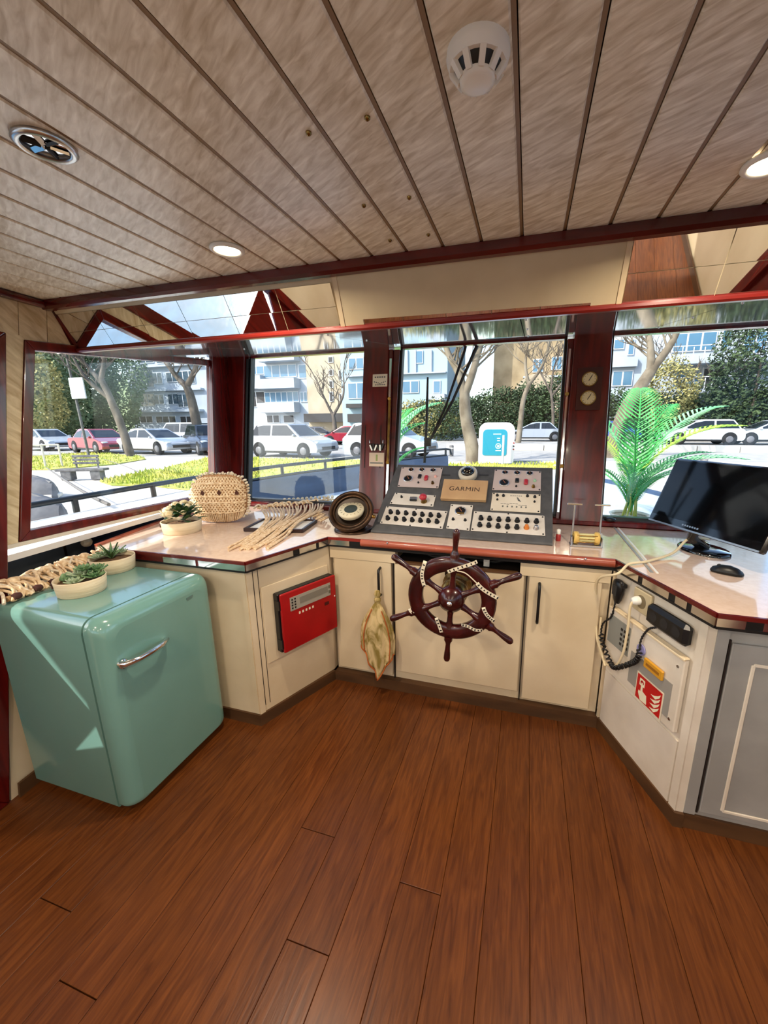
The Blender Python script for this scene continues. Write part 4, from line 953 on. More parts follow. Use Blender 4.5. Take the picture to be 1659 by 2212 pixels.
tr = thing('dark_tray', 'dark framed tray with a white centre under the macrame runner', 'tray', (-1.46, 2.12, ZT), (0, 0, .18))
MB().box((0, 0, .008), (.36, .26, .012)).build('panel', M_white, tr, local=True)
for c, dm in (((0, -.125, .012), (.37, .018, .022)), ((0, .125, .012), (.37, .018, .022)), ((-.18, 0, .012), (.018, .26, .022)), ((.18, 0, .012), (.018, .26, .022))):
    MB().box(c, dm, bev=.003).build('rim', mat('dark_wood', rgb(44, 22, 16), .4), tr, local=True)
rn_ = thing('macrame_runner', 'long fringed macrame runner lying across the dark tray', 'table runner', (-1.5, 2.1, ZT))
rg = random.Random(11)
zr = ZT+.030
for k in range(22):
    t = k/21
    a_ = lerp(atz(565, 1102, zr), atz(700, 1088, zr), t); m1 = lerp(atz(575, 1122, zr), atz(690, 1106, zr), t); m2 = lerp(atz(560, 1142, zr-.004), atz(648, 1130, zr-.004), t)
    e_ = lerp(atz(500, 1184, ZT+.006), atz(586, 1182, ZT+.006), t)+V((rg.uniform(-.06, .02), rg.uniform(-.05, .05), 0))
    pts = [a_+V((0, 0, rg.uniform(0, .012))), m1+V((rg.uniform(-.012, .012), 0, rg.uniform(0, .012))), m2+V((rg.uniform(-.014, .014), 0, rg.uniform(0, .008))), lerp(m2, e_, .5)+V((rg.uniform(-.02, .02), rg.uniform(-.01, .01), -.006)), e_]
    MB().tube(smooth(pts, 6), .0065, 6).build('cord', M_rope, rn_)
for k in range(26):
    t = k/25; p = lerp(atz(560, 1098, zr+.01), atz(712, 1083, zr+.01), t)+V((0, rg.uniform(-.02, .03), 0))
    MB().tube(smooth([p+V((-.03, -.03, .0)), p+V((rg.uniform(-.01, .01), 0, rg.uniform(.012, .03))), p+V((.03, rg.uniform(-.03, .03), .004))], 4), .0075, 6).build('knot', M_rope if k % 3 else M_ropew, rn_)
for k in range(12):
    t = k/11; p = lerp(atz(615, 1080, zr+.02), atz(718, 1073, zr+.02), t)
    MB().ball(p, (.014, .016, .015), 8, 5).build('knot', M_ropew, rn_)
for k in range(10):
    p = lerp(atz(690, 1103, zr), atz(712, 1118, zr), k/9)+V((rg.uniform(-.02, .02), rg.uniform(-.02, .02), 0))
    MB().tube(smooth([p, p+V((.01, -.05, .008)), p+V((-.02, -.09, -.008))], 4), .006, 5).build('cord', M_rope, rn_)
# bundle along the back of the fridge
md = thing('macrame_garland', 'macrame garland on a stick along the back of the fridge top', 'garland', (-2.02, 1.2, .865))
A_, B_ = V((-1.99, .96, .885)), V((-2.06, 1.42, .885))
MB().tube([A_+V((.03, 0, -.004)), B_+V((.04, 0, -.004))], .012, 8).build('stick', mat('driftwood', rgb(200, 166, 122), .8, col2=rgb(160, 122, 80), scale=(6, 6, 30)), md)
for k in range(60):
    p = lerp(A_, B_, k/59); h = rg.uniform(.0, .04)
    MB().tube(smooth([p+V((.05, rg.uniform(-.03, .03), -.012)), p+V((.01, rg.uniform(-.03, .03), .01+h*.5)), p+V((-.05, rg.uniform(-.04, .04), .012+h)), p+V((-.10, rg.uniform(-.05, .05), .0+h*.6))], 5), rg.uniform(.0045, .0075), 6).build('cord', M_rope if k % 4 else M_ropew, md)
for t in (.06, .24, .38, .5): MB().lathe([(.012, -.014), (.016, 0), (.012, .014)], lerp(A_, B_, t)+V((.045, 0, .0)), (B_-A_).normalized(), 10).build('bead', M_tagl, md)
for t in (.15, .45, .62, .85): MB().ball(lerp(A_, B_, t)+V((-.03, 0, .04)), (.022, .025, .018), 10, 6).build('knot', M_rope, md)
# dark blue bag in the recess under the side window
bg_ = thing('blue_bag', 'dark blue bag lying in the recess under the side window', 'bag', (-2.52, 1.95, .505))
MB().lathe([(.08, 0), (.13, .05), (.14, .2), (.125, .34), (.10, .42), (.05, .47), (.002, .48)], (-2.50, 1.90, .505), n=18, sy=1.9).build('sack', mat('navy_cloth', rgb(26, 34, 62), .85, col2=rgb(18, 24, 46), scale=(14, 14, 14), bump=.4), bg_)
MB().ball((-2.50, 2.16, .93), (.03, .04, .03)).build('white_bundle', M_ropew, bg_)
MB().ball((-2.42, 1.60, .90), (.028, .03, .028)).build('white_bundle', M_ropew, bg_)
# ================================================================== OUTSIDE: BOAT
M_navy = mat('navy_hull', rgb(56, 78, 106), .4, col2=rgb(44, 62, 88), scale=(1.5, 1.5, 6))
M_rail = mat('rail_dark', rgb(40, 44, 46), .35, metal=.3)
M_deck = mat('deck_paint', rgb(196, 206, 214), .6, col2=rgb(180, 192, 202), scale=(6, 6, 6))
ZR = 1.03
RP = [V((-3.205, .98, ZR)), V((-3.22, 1.3, ZR)), V((-3.24, 1.85, ZR)), V((-3.28, 2.82, ZR)), V((-3.27, 3.56, ZR)), V((-3.2, 4.3, ZR)), V((-3.02, 4.95, ZR+.005)), V((-2.80, 5.55, ZR+.01)), V((-2.55, 6.2, ZR+.015)), V((-2.1, 7.4, ZR+.02)), V((-1.62, 8.3, ZR+.025))]
struct(MB().prism([(-2.5, -7), (-2.5, .9), (-3.2, 1.0), (-3.26, 2.95), (2.63, 2.95), (2.57, 1.0), (1.87, .9), (1.87, -7)], -.5, -.08).build('hull_bottom', M_navy))
struct(MB().prism([(-2.5, -7), (-2.5, -2.3), (1.87, -2.3), (1.87, -7)], -.08, -.03).build('bounce_deck', mat('bounce_white', rgb(226, 222, 214), .7)))  # unseen deck, added in white to bounce sunlight up to the ceiling
dk = tag(MB().prism([(-2.9, 2.95), (-3.2, 3.5), (-2.8, 5.5), (-1.7, 8.3), (1.07, 8.3), (2.17, 5.5), (2.57, 3.5), (2.27, 2.95)], -.5, .55).build('foredeck', M_deck), 'pale blue grey foredeck of the boat outside the windows', 'deck')
for s, side in ((-1, 'port'), (1, 'starboard')):
    q = (lambda v: v) if s < 0 else (lambda v: V((mx(v.x), v.y, v.z)))
    lo = 0 if s < 0 else -.30
    bwk = tag(MB().loft([[q(p+V((0, 0, -.14+lo))), q(p+V((.05, 0, -.14+lo))), q(p+V((.09, 0, -.75))), q(p+V((0, 0, -.75)))] for p in RP], smooth=False).build('bulwark', M_navy), 'navy blue bulwark on the %s side of the bow' % side, 'bulwark')
    if s > 0: RP_ = RP[:3]
    else: RP_ = RP
    rl = thing('deck_rail', 'dark metal rail on short posts along the %s bulwark' % side, 'railing', tuple(q(V((-3.2, 2.5, .9)))))
    MB().tube([q(p) for p in smooth(RP_, 4)]+([q(V((-1.55, 8.42, ZR+.01))), q(V((-1.53, 8.46, ZR-.1)))] if s < 0 else []), .022, 8).build('top_rail', M_rail, rl)
    MB().tube([q(p+V((.02, 0, -.125))) for p in smooth(RP_, 4)], .018, 6).build('lower_rail', M_rail, rl)
    for p in (RP[0], V((-3.215, 1.5, ZR)), V((-3.245, 2.12, ZR)), RP[3], V((-3.26, 3.9, ZR)), RP[5]*.5+RP[6]*.5, RP[7]*.7+RP[6]*.3, RP[8], RP[9], RP[10]):
        if s > 0 and p.y > 2: continue
        MB().cyl(q(p+V((0, 0, -.14))), q(p), .022, n=8).build('post', M_rail, rl)
    sdk = struct(MB().slab([q(V((-2.20, 1.0, .96))), q(V((-2.40, 2.9, .96))), q(V((-3.22, 3.4, .90))), q(V((-3.18, 1.0, .90)))], (0, 0, .03)).build('trim_%d' % (9 if s < 0 else 10), mat('side_deck_white', rgb(236, 234, 228), .5)))
# wiper on the middle window
wp_ = thing('windscreen_wiper', 'black pantograph windscreen wiper outside the middle window', 'wiper', tuple(FW(-.75, 1.3, -.05)))
def wpx(x, y, o=-.10): return atpl(x, y, FW(0, 1.4, o), V((0, 1, -.143)).normalized())
MB().tube([wpx(917, 1000), wpx(922, 900), wpx(924, 815)], [.011, .011, .008], 6).build('blade', M_black, wp_)
MB().tube([wpx(928, 952), wpx(962, 880), wpx(1003, 760), wpx(1014, 715)], [.008, .009, .011, .012], 6).build('arm', M_black, wp_)
MB().tube([wpx(924, 960), wpx(975, 872), wpx(1027, 755), wpx(1040, 722)], [.007, .010, .014, .014], 6).build('arm', M_black, wp_)
MB().box(wpx(924, 955), (.05, .02, .06)).build('pivot', M_black, wp_)

# ---- potted palms on the foredeck
M_palm = [mat('palm_a', rgb(52, 150, 70), .5, col2=rgb(92, 184, 92), scale=(5, 5, 5)), mat('palm_b', rgb(84, 176, 104), .5, col2=rgb(150, 216, 150), scale=(5, 5, 5)), mat('palm_c', rgb(140, 190, 60), .5, col2=rgb(190, 214, 96), scale=(5, 5, 5))]
M_stem = mat('palm_stem', rgb(168, 176, 78), .6)
def palm(label, loc, h, fronds, seed, nst=6):
    rg = random.Random(seed); t = thing('potted_palm', label, 'palm', loc)
    MB().lathe([(.10, 0), (.13, .01), (.17, .13), (.18, .14), (.165, .14), (.16, .12)], n=20, cap=False).build('pot', M_whitep, t, local=True)
    MB().lathe([(.001, .115), (.163, .115)], n=20, cap=False).build('gravel', mat('gravel', rgb(190, 176, 150), .9, col2=rgb(140, 124, 100), scale=(60, 60, 60), bump=.8), t, local=True)
    for i in range(nst):
        a_ = i*2*math.pi/nst; MB().tube([(.06*math.cos(a_), .06*math.sin(a_), .1), (.04*math.cos(a_)+.01, .05*math.sin(a_), .25), (.05*math.cos(a_), .06*math.sin(a_), .42)], [.010, .008, .006], 6).build('stem', M_stem, t, local=True)
    for i, (az, z0_, rise, ln, mi) in enumerate(fronds):
        d = V((math.cos(az), math.sin(az), 0)); pts = []
        n = 26
        for k in range(n+1):
            s_ = k/n; pts.append(V((0, 0, z0_))+d*(ln*(.15*s_+.85*s_**1.5))*math.cos(rise*.75)+V((0, 0, ln*(math.sin(rise)*s_*1.1-.36*s_**2.6))))
        fo = MB(); fo.tube(pts, [.010*(1-.8*k/n)+.002 for k in range(n+1)], 5)
        for k in range(3, n+1):
            tt = (pts[k]-pts[k-1]).normalized(); s1 = tt.cross(V((0, 0, 1))).normalized(); up = s1.cross(tt)
            L_ = (.26*math.sin(math.pi*min(1, .12+.88*k/n)**.8)+.05)*ln*.72
            for half in (0,):
                b0 = pts[k]-(pts[k]-pts[k-1])*half
                for sg_ in (-1, 1):
                    e1 = b0+(s1*sg_*.80+tt*.55+up*.28)*L_*.55; e2 = b0+(s1*sg_*.74+tt*.82+up*(-.02))*L_
                    w_ = tt*(.0095*ln+.0005)
                    fo.add([b0-w_*.5, b0+w_*.5, e1+w_, e2, e1-w_], [(0, 1, 2, 3, 4)])
        fo.build('frond', M_palm[mi], t, local=True, smooth=False)
    return t
def fr_set(rg, n, scale, zbase):
    out = []
    for i in range(n):
        az = i*2.4+rg.uniform(-.3, .3); out.append((az, zbase*rg.uniform(.5, 1.1), rg.uniform(.75, 1.25), scale*rg.uniform(.75, 1.15), 0 if i % 3 else 1))
    return out
rg = random.Random(21)
FR = [(1.4, .40, 1.40, 1.30, 0), (.35, .42, 1.10, 1.15, 1), (.05, .42, .92, 1.05, 2), (2.7, .40, 1.25, 1.10, 1), (-.25, .32, .75, .95, 1), (2.3, .36, 1.1, .85, 2), (.9, .4, 1.3, 1.1, 0), (4.4, .36, 1.2, 1.0, 0), (5.6, .3, 1.0, .8, 1)]
FR += [(i*.8+.2, .16+.05*(i % 3), 1.1, .62, i % 2) for i in range(9)]
palm('bright green potted palm on the deck outside the right window', (.99, 4.22, .56), 1.3, FR, 1)
FR2 = [(.1, .45, 1.25, 1.15, 1), (.5, .4, 1.3, 1.2, 1), (-.3, .45, 1.1, .9, 0), (1.2, .4, 1.4, 1.1, 0), (-.9, .35, 1.2, .8, 1), (.25, .2, 1.15, .8, 0), (2.0, .4, 1.42, 1.1, 1)]
palm('pale green potted palm half hidden by the wooden pillar', (-1.70, 4.75, .56), 1.3, FR2, 2)

# ================================================================== OUTSIDE: QUAY, GRASS, ROAD
M_pave = mat('quay_paving', rgb(214, 206, 194), .85, col2=rgb(196, 188, 176), scale=(1.2, 1.2, 1.2), detail=8)
M_road = mat('asphalt', rgb(176, 172, 166), .9, col2=rgb(156, 152, 146), scale=(2, 2, 2), detail=8)
M_grassb = mat('turf', rgb(150, 160, 62), .95, col2=rgb(186, 176, 92), scale=(1.3, 1.3, 1.3), detail=8, spread=(.4, .6))
gq = struct(MB().slab([(-90, 9.2, -.02), (90, 9.2, -.02), (90, 130, -.02), (-90, 130, -.02)], (0, 0, -.6)).build('ground', M_pave))
MB().slab([(-90, 3.7, -.02), (-4.1, 3.7, -.02), (-4.1, 9.2, -.02), (-90, 9.2, -.02)], (0, 0, -.6)).build('quay_slab', M_pave, gq)
struct(MB().slab([(-90, -60, -.55), (90, -60, -.55), (90, 9.2, -.55), (-90, 9.2, -.55)], (0, 0, -.02)).build('water', mat('harbour_water', rgb(66, 116, 146), .12, col2=rgb(50, 98, 124), bump=.5, scale=(3, 3, 3))))
tag(MB().slab([(-90, 17.2, -.012), (-4, 17.2, -.012), (6, 19.5, -.012), (90, 19.5, -.012), (90, 25.6, -.012), (-5, 25.6, -.012), (-5, 60, -.012), (-90, 60, -.012)], (0, 0, -.004)).build('road', M_road), 'pale asphalt road and parking area beyond the grass', 'road')
tc = thing('raised_road', 'raised road terrace with a stone kerb in front of the right building', 'road', (20, 26, 0))
MB().prism([(-5, 26), (90, 26), (90, 75), (-5, 75)], -.1, .25).build('surface', M_road, tc)
for k in range(40): MB().box((-4.0+2.0*k, 25.9, .16), (1.96, .22, .36), bev=.02).build('kerb_stone', mat('kerb', rgb(190, 186, 178), .85), tc)
gr = []
for i, (pts, lab) in enumerate((
    ([(68, 985), (200, 978), (300, 984), (315, 992), (250, 1003), (110, 1015), (60, 1015)], 'rough grass bank on the quay beside the parked red car'),
    ([(215, 1040), (330, 1015), (400, 1020), (450, 1040), (440, 1062), (330, 1050), (240, 1048)], 'yellow green grass strip near the bench on the quay'),
    ([(360, 1010), (450, 988), (560, 988), (560, 1050), (430, 1035), (350, 1018)], 'grass verge behind the left red pillar'),
    ([(520, 990), (800, 994), (890, 1000), (900, 1036), (700, 1058), (520, 1062)], 'sunny yellow green lawn beyond the bow rail'),
    ([(940, 1004), (1260, 1000), (1290, 1011), (940, 1018)], 'narrow grass strip beyond the kiosk'))):
    poly = [atz(x, y, 0) for x, y in pts]; 
    g = tag(MB().slab([p+V((0, 0, -.01)) for p in poly], (0, 0, .03)).build('lawn', M_grassb), lab, 'grass')
    gr.append(poly)
def inpoly(x, y, poly):
    c = False; j = len(poly)-1
    for i in range(len(poly)):
        if (poly[i].y > y) != (poly[j].y > y) and x < (poly[j].x-poly[i].x)*(y-poly[i].y)/(poly[j].y-poly[i].y)+poly[i].x: c = not c
        j = i
    return c
rg = random.Random(4); mb = MB()
for poly in gr:
    x0_, x1_ = min(p.x for p in poly), max(p.x for p in poly); y0_, y1_ = min(p.y for p in poly), max(p.y for p in poly)
    for k in range(2600):
        x, y = rg.uniform(x0_, x1_), rg.uniform(y0_, y1_)
        if not inpoly(x, y, poly): continue
        h = rg.uniform(.05, .16); a_ = rg.uniform(0, 6.28); w = .03
        dx, dy = math.cos(a_)*w, math.sin(a_)*w; lx, ly = rg.uniform(-.05, .05), rg.uniform(-.05, .05)
        mb.add([(x-dx, y-dy, .01), (x+dx, y+dy, .01), (x+lx, y+ly, h)], [(0, 1, 2)])
tag(mb.build('grass_blades', mat('grass_blade', rgb(158, 176, 56), .8, col2=rgb(206, 196, 96), scale=(.8, .8, .8)), kind='stuff'), 'yellow green grass blades growing on the quay lawns', 'grass')
# bench, bollards, mooring lines, kiosk
be = thing('stone_bench', 'grey stone bench with slatted back on the quay', 'bench', tuple(atz(182, 1036, 0)), (0, 0, .45))
M_stone = mat('grey_stone', rgb(120, 118, 116), .9, col2=rgb(92, 90, 90), scale=(5, 5, 5))
be.scale = (.66, .66, .72)
MB().box((0, 0, .42), (2.0, .5, .1), bev=.02).build('seat', M_stone, be, local=True)
for s in (-.6, .6): MB().box((s, 0, .19), (.42, .42, .38), bev=.02).build('support', M_stone, be, local=True)
for z in (.68, .82, .96): MB().box((.1, .22, z), (1.1, .05, .1), bev=.01).build('slat', M_stone, be, local=True)
for s in (-.35, .55): MB().box((s, .25, .7), (.06, .04, .6)).build('upright', M_stone, be, local=True)
for i, (x, y) in enumerate(((975, 985), (1400, 990), (1500, 1005), (1600, 1010))):
    p = atz(x, y, 0)
    if i: p = V((3.2+2.6*i, 15.6+.3*i, 0))
    t = thing('bollard', ['short grey bollard left of the plane tree', 'grey bollard nearest the potted palm', 'grey bollard behind the monitor top', 'grey bollard at the right edge'][i], 'bollard', tuple(p), group='bollards along the quay')
    MB().lathe([(.11, 0), (.11, .5), (.09, .54), (.001, .55)], n=12).build('shaft', M_stone, t, local=True)
    MB().lathe([(.115, .36), (.115, .42)], n=12).build('band', M_whitep, t, local=True)
tag(MB().tube(smooth([atz(100, 1010, .35), atz(160, 1050, .9), atz(235, 1090, .98)], 6), .014, 6).build('mooring_rope', mat('rope_grey', rgb(110, 106, 102), .9)), 'taut grey mooring rope running to the port rail', 'rope')
tag(MB().tube(smooth([atz(225, 992, .1), atz(265, 1005, .3), atz(300, 1020, .45)], 6), .012, 6).build('mooring_rope', mat('rope_grey', rgb(110, 106, 102), .9)), 'short grey mooring rope across the paved path', 'rope')
M_ding = mat('grey_rubber', rgb(108, 108, 110), .7, col2=rgb(84, 84, 88), scale=(4, 4, 4))
for tip, lab in ((V((-7.0, 4.35, 0)), 'grey upturned dinghy nearest the corner of the side window'), (V((-9.9, 6.1, 0)), 'dark grey upturned dinghy behind the nearer one on the quay')):
    t = thing('beached_dinghy', lab, 'boat', tuple(tip+V((-1.2, -.2, 0))), group='dinghies on the quay'); rr = []
    for d_, w, h in ((0, .05, .30), (.25, .26, .40), (.7, .42, .46), (1.4, .50, .48), (2.4, .50, .46), (2.9, .44, .42)):
        rr.append([tip+V((-d_, w*math.cos(k*math.pi/8), max(0, .06+h*math.sin(k*math.pi/8)) if k < 9 else 0)) for k in range(16)])
    MB().loft(rr).build('hull', M_ding, t)
    MB().tube([tip+V((-d_, 0, h+.07)) for d_, h in ((.05, .30), (.7, .46), (1.4, .48), (2.4, .46))], .03, 6).build('keel', M_stone, t)
    for s_ in (-1, 1): MB().tube([tip+V((-d_, s_*w, .07)) for d_, w in ((.02, .05), (.25, .27), (.7, .43), (1.4, .51), (2.4, .51), (2.9, .45))], .05, 6).build('rub_rail', M_whitep, t)
wr = thing('white_railing', 'white tubular railing on the quay at the left of the side window', 'railing', tuple(atz(110, 1008, 0)))
r0_, r1_q = atz(62, 1012, 0), atz(135, 1008, 0)
for k in range(3): MB().cyl(lerp(r0_, r1_q, k/2), lerp(r0_, r1_q, k/2)+V((0, 0, .9)), .035, n=8).build('post', M_wp_ if 0 else M_whitep, wr)
for z in (.5, .88): MB().cyl(r0_+V((0, 0, z)), r1_q+V((0, 0, z)), .03, n=8).build('rail', M_whitep, wr)
kp = atz(1070, 1002, 0)
ki = thing('info_kiosk', 'white rounded kiosk with a turquoise panel by the plane tree', 'kiosk', tuple(kp), (0, 0, .08))
KM = mat('kiosk_white', rgb(190, 190, 194), .35)
def kprof(w, h, r_, z0=.0):
    pts = []
    for cx, cz, a0, rr in ((w-r_, h-r_, 0, r_), (-w+r_, h-r_, 90, r_), (-w+.08, z0+.08, 180, .08), (w-.08, z0+.08, 270, .08)):
        for k in range(7): t = math.radians(a0+15*k); pts.append((cx+rr*math.cos(t), cz+rr*math.sin(t)))
    return pts
P_ = kprof(.68, 1.62, .32)
MB().loft([[V((x, -.35, z)) for x, z in P_], [V((x, .6, z)) for x, z in P_]], smooth=False).build('shell', KM, ki, local=True)
KP = kprof(.46, 1.36, .16, .36)
pn_ = MB().loft([[V((x-.06, -.37, z)) for x, z in KP], [V((x-.06, -.34, z)) for x, z in KP]], smooth=False).build('panel', mat('turquoise', rgb(22, 128, 152), .4), ki, local=True)
M_kw = mat('kiosk_mark', rgb(190, 232, 236), .5)
MB().lathe([(.11, 0), (.11, .008), (.08, .008), (.08, 0)], (.08, -.37, .72), (0, -1, 0), 20, cap=False).build('ring_mark', M_kw, pn_, local=True)
for c, dm in (((.02, -.375, 1.18), (.30, .006, .035)), ((.08, -.375, 1.02), (.12, .006, .03)), ((.08, -.375, .93), (.10, .006, .03)), ((.08, -.375, .55), (.2, .006, .04)), ((.08, -.375, .72), (.09, .006, .09))): MB().box(c, dm).build('print_mark', M_kw, pn_, local=True)
for k in range(3): MB().box((.66, -.30+.0, .6+.12*k), (.06, .12, .05), (0, .5, 0)).build('stripe', M_black if k % 2 else M_redbright, ki, local=True)
MB().box((.6, .2, .03), (2.2, 1.2, .06)).build('plinth', M_stone, ki, local=True)
tag(MB().cyl(atz(1085, 1006, .0), atz(1085, 1006, 0)+V((0, 0, 1.15)), .045, n=8).build('signpost', KM), 'thin white post standing in front of the kiosk', 'post')
la = thing('street_sign_post', 'tall grey sign post with a pale square sign in side window', 'sign post', tuple(atz(192, 985, 0)))
b0 = atz(192, 985, 0)
MB().cyl(b0, b0+V((-.3, 0, 6.2)), .07, .05, 8).build('post', M_stone, la)
MB().box(b0+V((.25, -.1, 3.55)), (1.0, .06, 1.05)).build('sign_face', mat('sign_pale', rgb(206, 214, 220), .5), la)

# ================================================================== CARS
M_tyre = mat('tyre', rgb(22, 22, 24), .8); M_cgl = mat('car_glass', rgb(26, 32, 38), .1, spec=.4); M_hub = mat('alloy', rgb(104, 104, 108), .45)
M_lamp = mat('head_lamp', rgb(220, 226, 230), .1, coat=.5); M_tail = mat('tail_lamp', rgb(150, 20, 24), .2)
KIND = {  # length, width, height, belt, body outline, roof outline (x forward, z up, unit length)
 'sedan': (4.6, 1.80, 1.45, .92, (.14, .27, .55, .78), .46), 'hatch': (4.2, 1.78, 1.5, .95, (.05, .15, .58, .80), .5),
 'suv': (4.5, 1.88, 1.66, 1.05, (.04, .13, .58, .76), .58), 'van': (4.4, 1.85, 1.85, 1.1, (.01, .03, .70, .84), .6)}
def paint(c): return mat('car_paint_%d_%d_%d' % c, rgb(*c), .25, metal=.15, coat=.8)
def car(kind, color, loc, head, label):
    Lh, w, h, belt, (r0, r1_, r2, r3), gh = KIND[kind]; t = thing('parked_car', label, 'car', loc, (0, 0, head), 'cars parked outside')
    X = lambda s_: (s_-.5)*Lh
    gc = .24
    pm = paint(color)
    bodyp = [(.0, .42), (.005, belt*.86), (.03, belt*.96), (r0, belt), (r3, belt*.99), (.93, belt*.80), (.985, belt*.66), (1.0, .44), (.985, gc+.04), (.90, gc), (.10, gc), (.015, gc+.04)]
    rings = []
    for yy, ins, dz in ((-w/2, .05, .0), (-w/2+.05, .0, 0), (w/2-.05, 0, 0), (w/2, .05, 0)):
        rings.append([V((X(s_)*(1-ins*.25), yy, z*(1 if ins == 0 else .985) if z > gc+.1 else z)) for s_, z in bodyp])
    MB().loft(rings, smooth=False).build('body', pm, t, local=True, bevel=.03)
    gp = [(r0, belt-.03), (r1_, h-.04), (r1_+.06, h), (r2-.05, h), (r2, h-.03), (r3, belt-.03)]
    tw_ = .16
    def gring(side, k=1.0, grow=0):
        return [V((X(s_), side*(w/2-.06-(tw_ if z > belt else 0)+grow), z)) for s_, z in gp]
    MB().loft([gring(-1), gring(1)], smooth=False).build('cabin', pm, t, local=True, bevel=.02)
    # glass: side lights, front and rear screens
    def lp(s_, z): 
        f_ = (z-belt)/(h-belt); return V((X(s_), 0, z)), w/2-.06-tw_*max(0, min(1, f_*1.06))+.006
    zt, zb = h-.09, belt+.02
    def edge(s_lo, s_hi, z): 
        f_ = (z-(belt-.03))/(h-.04-(belt-.03)); return s_lo+(s_hi-s_lo)*f_
    fl_, fh_ = edge(r3, r2, zb), edge(r3, r2, zt); bl_, bh_ = edge(r0, r1_, zb), edge(r0, r1_, zt)
    mid = (r1_+r2)/2+.01
    for sd_ in (-1, 1):
        for q0, q1, q2, q3 in ((bl_+.02, mid-.012, mid-.012, bh_+.02), (mid+.012, fl_-.03, fh_-.02, mid+.012)):
            if kind == 'van' and q0 < mid-.05 and False: continue
            ps_ = []
            for s_, z in ((q0, zb), (q1, zb), (q2, zt), (q3, zt)):
                p, yy = lp(s_, z); yy = w/2-.06-tw_*(z-belt+.03)/(h-.04-belt+.03)+.008; ps_.append(V((p.x, sd_*yy, z)))
            MB().slab(ps_, (0, -sd_*.02, 0)).build('side_window', M_cgl, t, local=True)
        for s_ in (.19, .81):
            wl = MB().lathe([(.33, 0), (.335, .05), (.335, .20), (.31, .23), (.20, .23)], (X(s_), sd_*(w/2-.20), .335), (0, sd_, 0), 20).build('wheel', M_tyre, t, local=True)
            MB().lathe([(.39, .19), (.39, .206), (.33, .207)], (X(s_), sd_*(w/2-.20), .36), (0, sd_, 0), 20).build('wheel_arch', M_tyre, t, local=True)
            MB().lathe([(.20, .22), (.19, .238), (.05, .24), (.001, .242)], (X(s_), sd_*(w/2-.20), .335), (0, sd_, 0), 12).build('hub', M_hub, wl, local=True)
        MB().box((X(.955), sd_*(w/2-.22), belt*.70), (.16, .34, .12), (0, .25, sd_*-.3), .02).build('headlight', M_lamp, t, local=True)
        MB().box((X(.022), sd_*(w/2-.17), belt*.82), (.10, .28, .16), bev=.02).build('tail_light', M_tail, t, local=True)
        MB().box((X(r3-.06), sd_*(w/2+.05), belt+.04), (.12, .16, .12), bev=.03).build('mirror', pm, t, local=True)
    for s_lo, s_hi, nm, g_ in ((r3, r2, 'windscreen', .012), (r0, r1_, 'rear_window', -.012)):
        ps_ = []
        for z, k in ((zb, -1), (zb, 1), (zt, 1), (zt, -1)):
            s_ = edge(s_lo, s_hi, z); yy = (w/2-.14-tw_*(z-belt+.03)/(h-.01-belt))*k; ps_.append(V((X(s_)+g_, yy, z+.008)))
        MB().slab(ps_, (-g_, 0, -.01)).build(nm, M_cgl, t, local=True)
    MB().box((X(.992), 0, .46), (.07, w*.62, .16), bev=.02).build('grille', M_black, t, local=True)
    MB().box((0, 0, .27), (Lh*.66, w+.005, .10)).build('sill', M_black, t, local=True)
    return t
PI = math.pi
def gp_(x, y_): p = aty(x, 900, y_); return (p.x, y_, 0)
car('sedan', (176, 180, 184), tuple(atz(105, 972, 0)), -.15, 'white saloon car furthest left, beside the grass bank')
car('sedan', (150, 44, 58), tuple(atz(222, 977, 0)), -.25, 'dark red saloon car behind the sign post')
car('sedan', (188, 190, 192), tuple(atz(340, 979, 0)), -.15, 'white saloon car right of the leaning bare tree')
car('van', (180, 190, 196), gp_(392, 26), PI-.05, 'white panel van parked behind the white saloon')
car('suv', (60, 66, 78), gp_(445, 19.6), -.6, 'dark grey SUV beside the left red pillar')
car('suv', (150, 154, 160), (-11.7, 18.5, 0), -.12, 'silver SUV in full view through the second window')
car('sedan', (58, 62, 68), gp_(545, 30), .1, 'black saloon car partly hidden by the left red pillar')
car('suv', (86, 84, 66), gp_(648, 33), .2, 'dark taxi-like SUV behind the silver SUV')
car('sedan', (44, 50, 66), gp_(692, 36), .1, 'navy car parked under the small bare tree')
car('hatch', (140, 30, 48), gp_(752, 31), PI, 'crimson hatchback left of the wooden pillar')
car('suv', (164, 174, 184), (-6.6, 19.3, 0), -.1, 'pale blue white SUV crossing behind the wooden pillar')
def hp_(x, y_, z_=.25): p = aty(x, 900, y_); return (p.x, y_, z_)
car('sedan', (150, 158, 170), hp_(1158, 33.5), PI, 'grey blue saloon car right of the kiosk')
car('sedan', (40, 74, 158), hp_(1312, 34), PI, 'bright blue car behind the potted palm')
car('hatch', (196, 200, 204), hp_(1516, 29.5), PI-.03, 'white hatchback in full view through the right window')
car('sedan', (196, 200, 204), hp_(1675, 29.5), PI, 'white car cut off by the right edge of the photo')

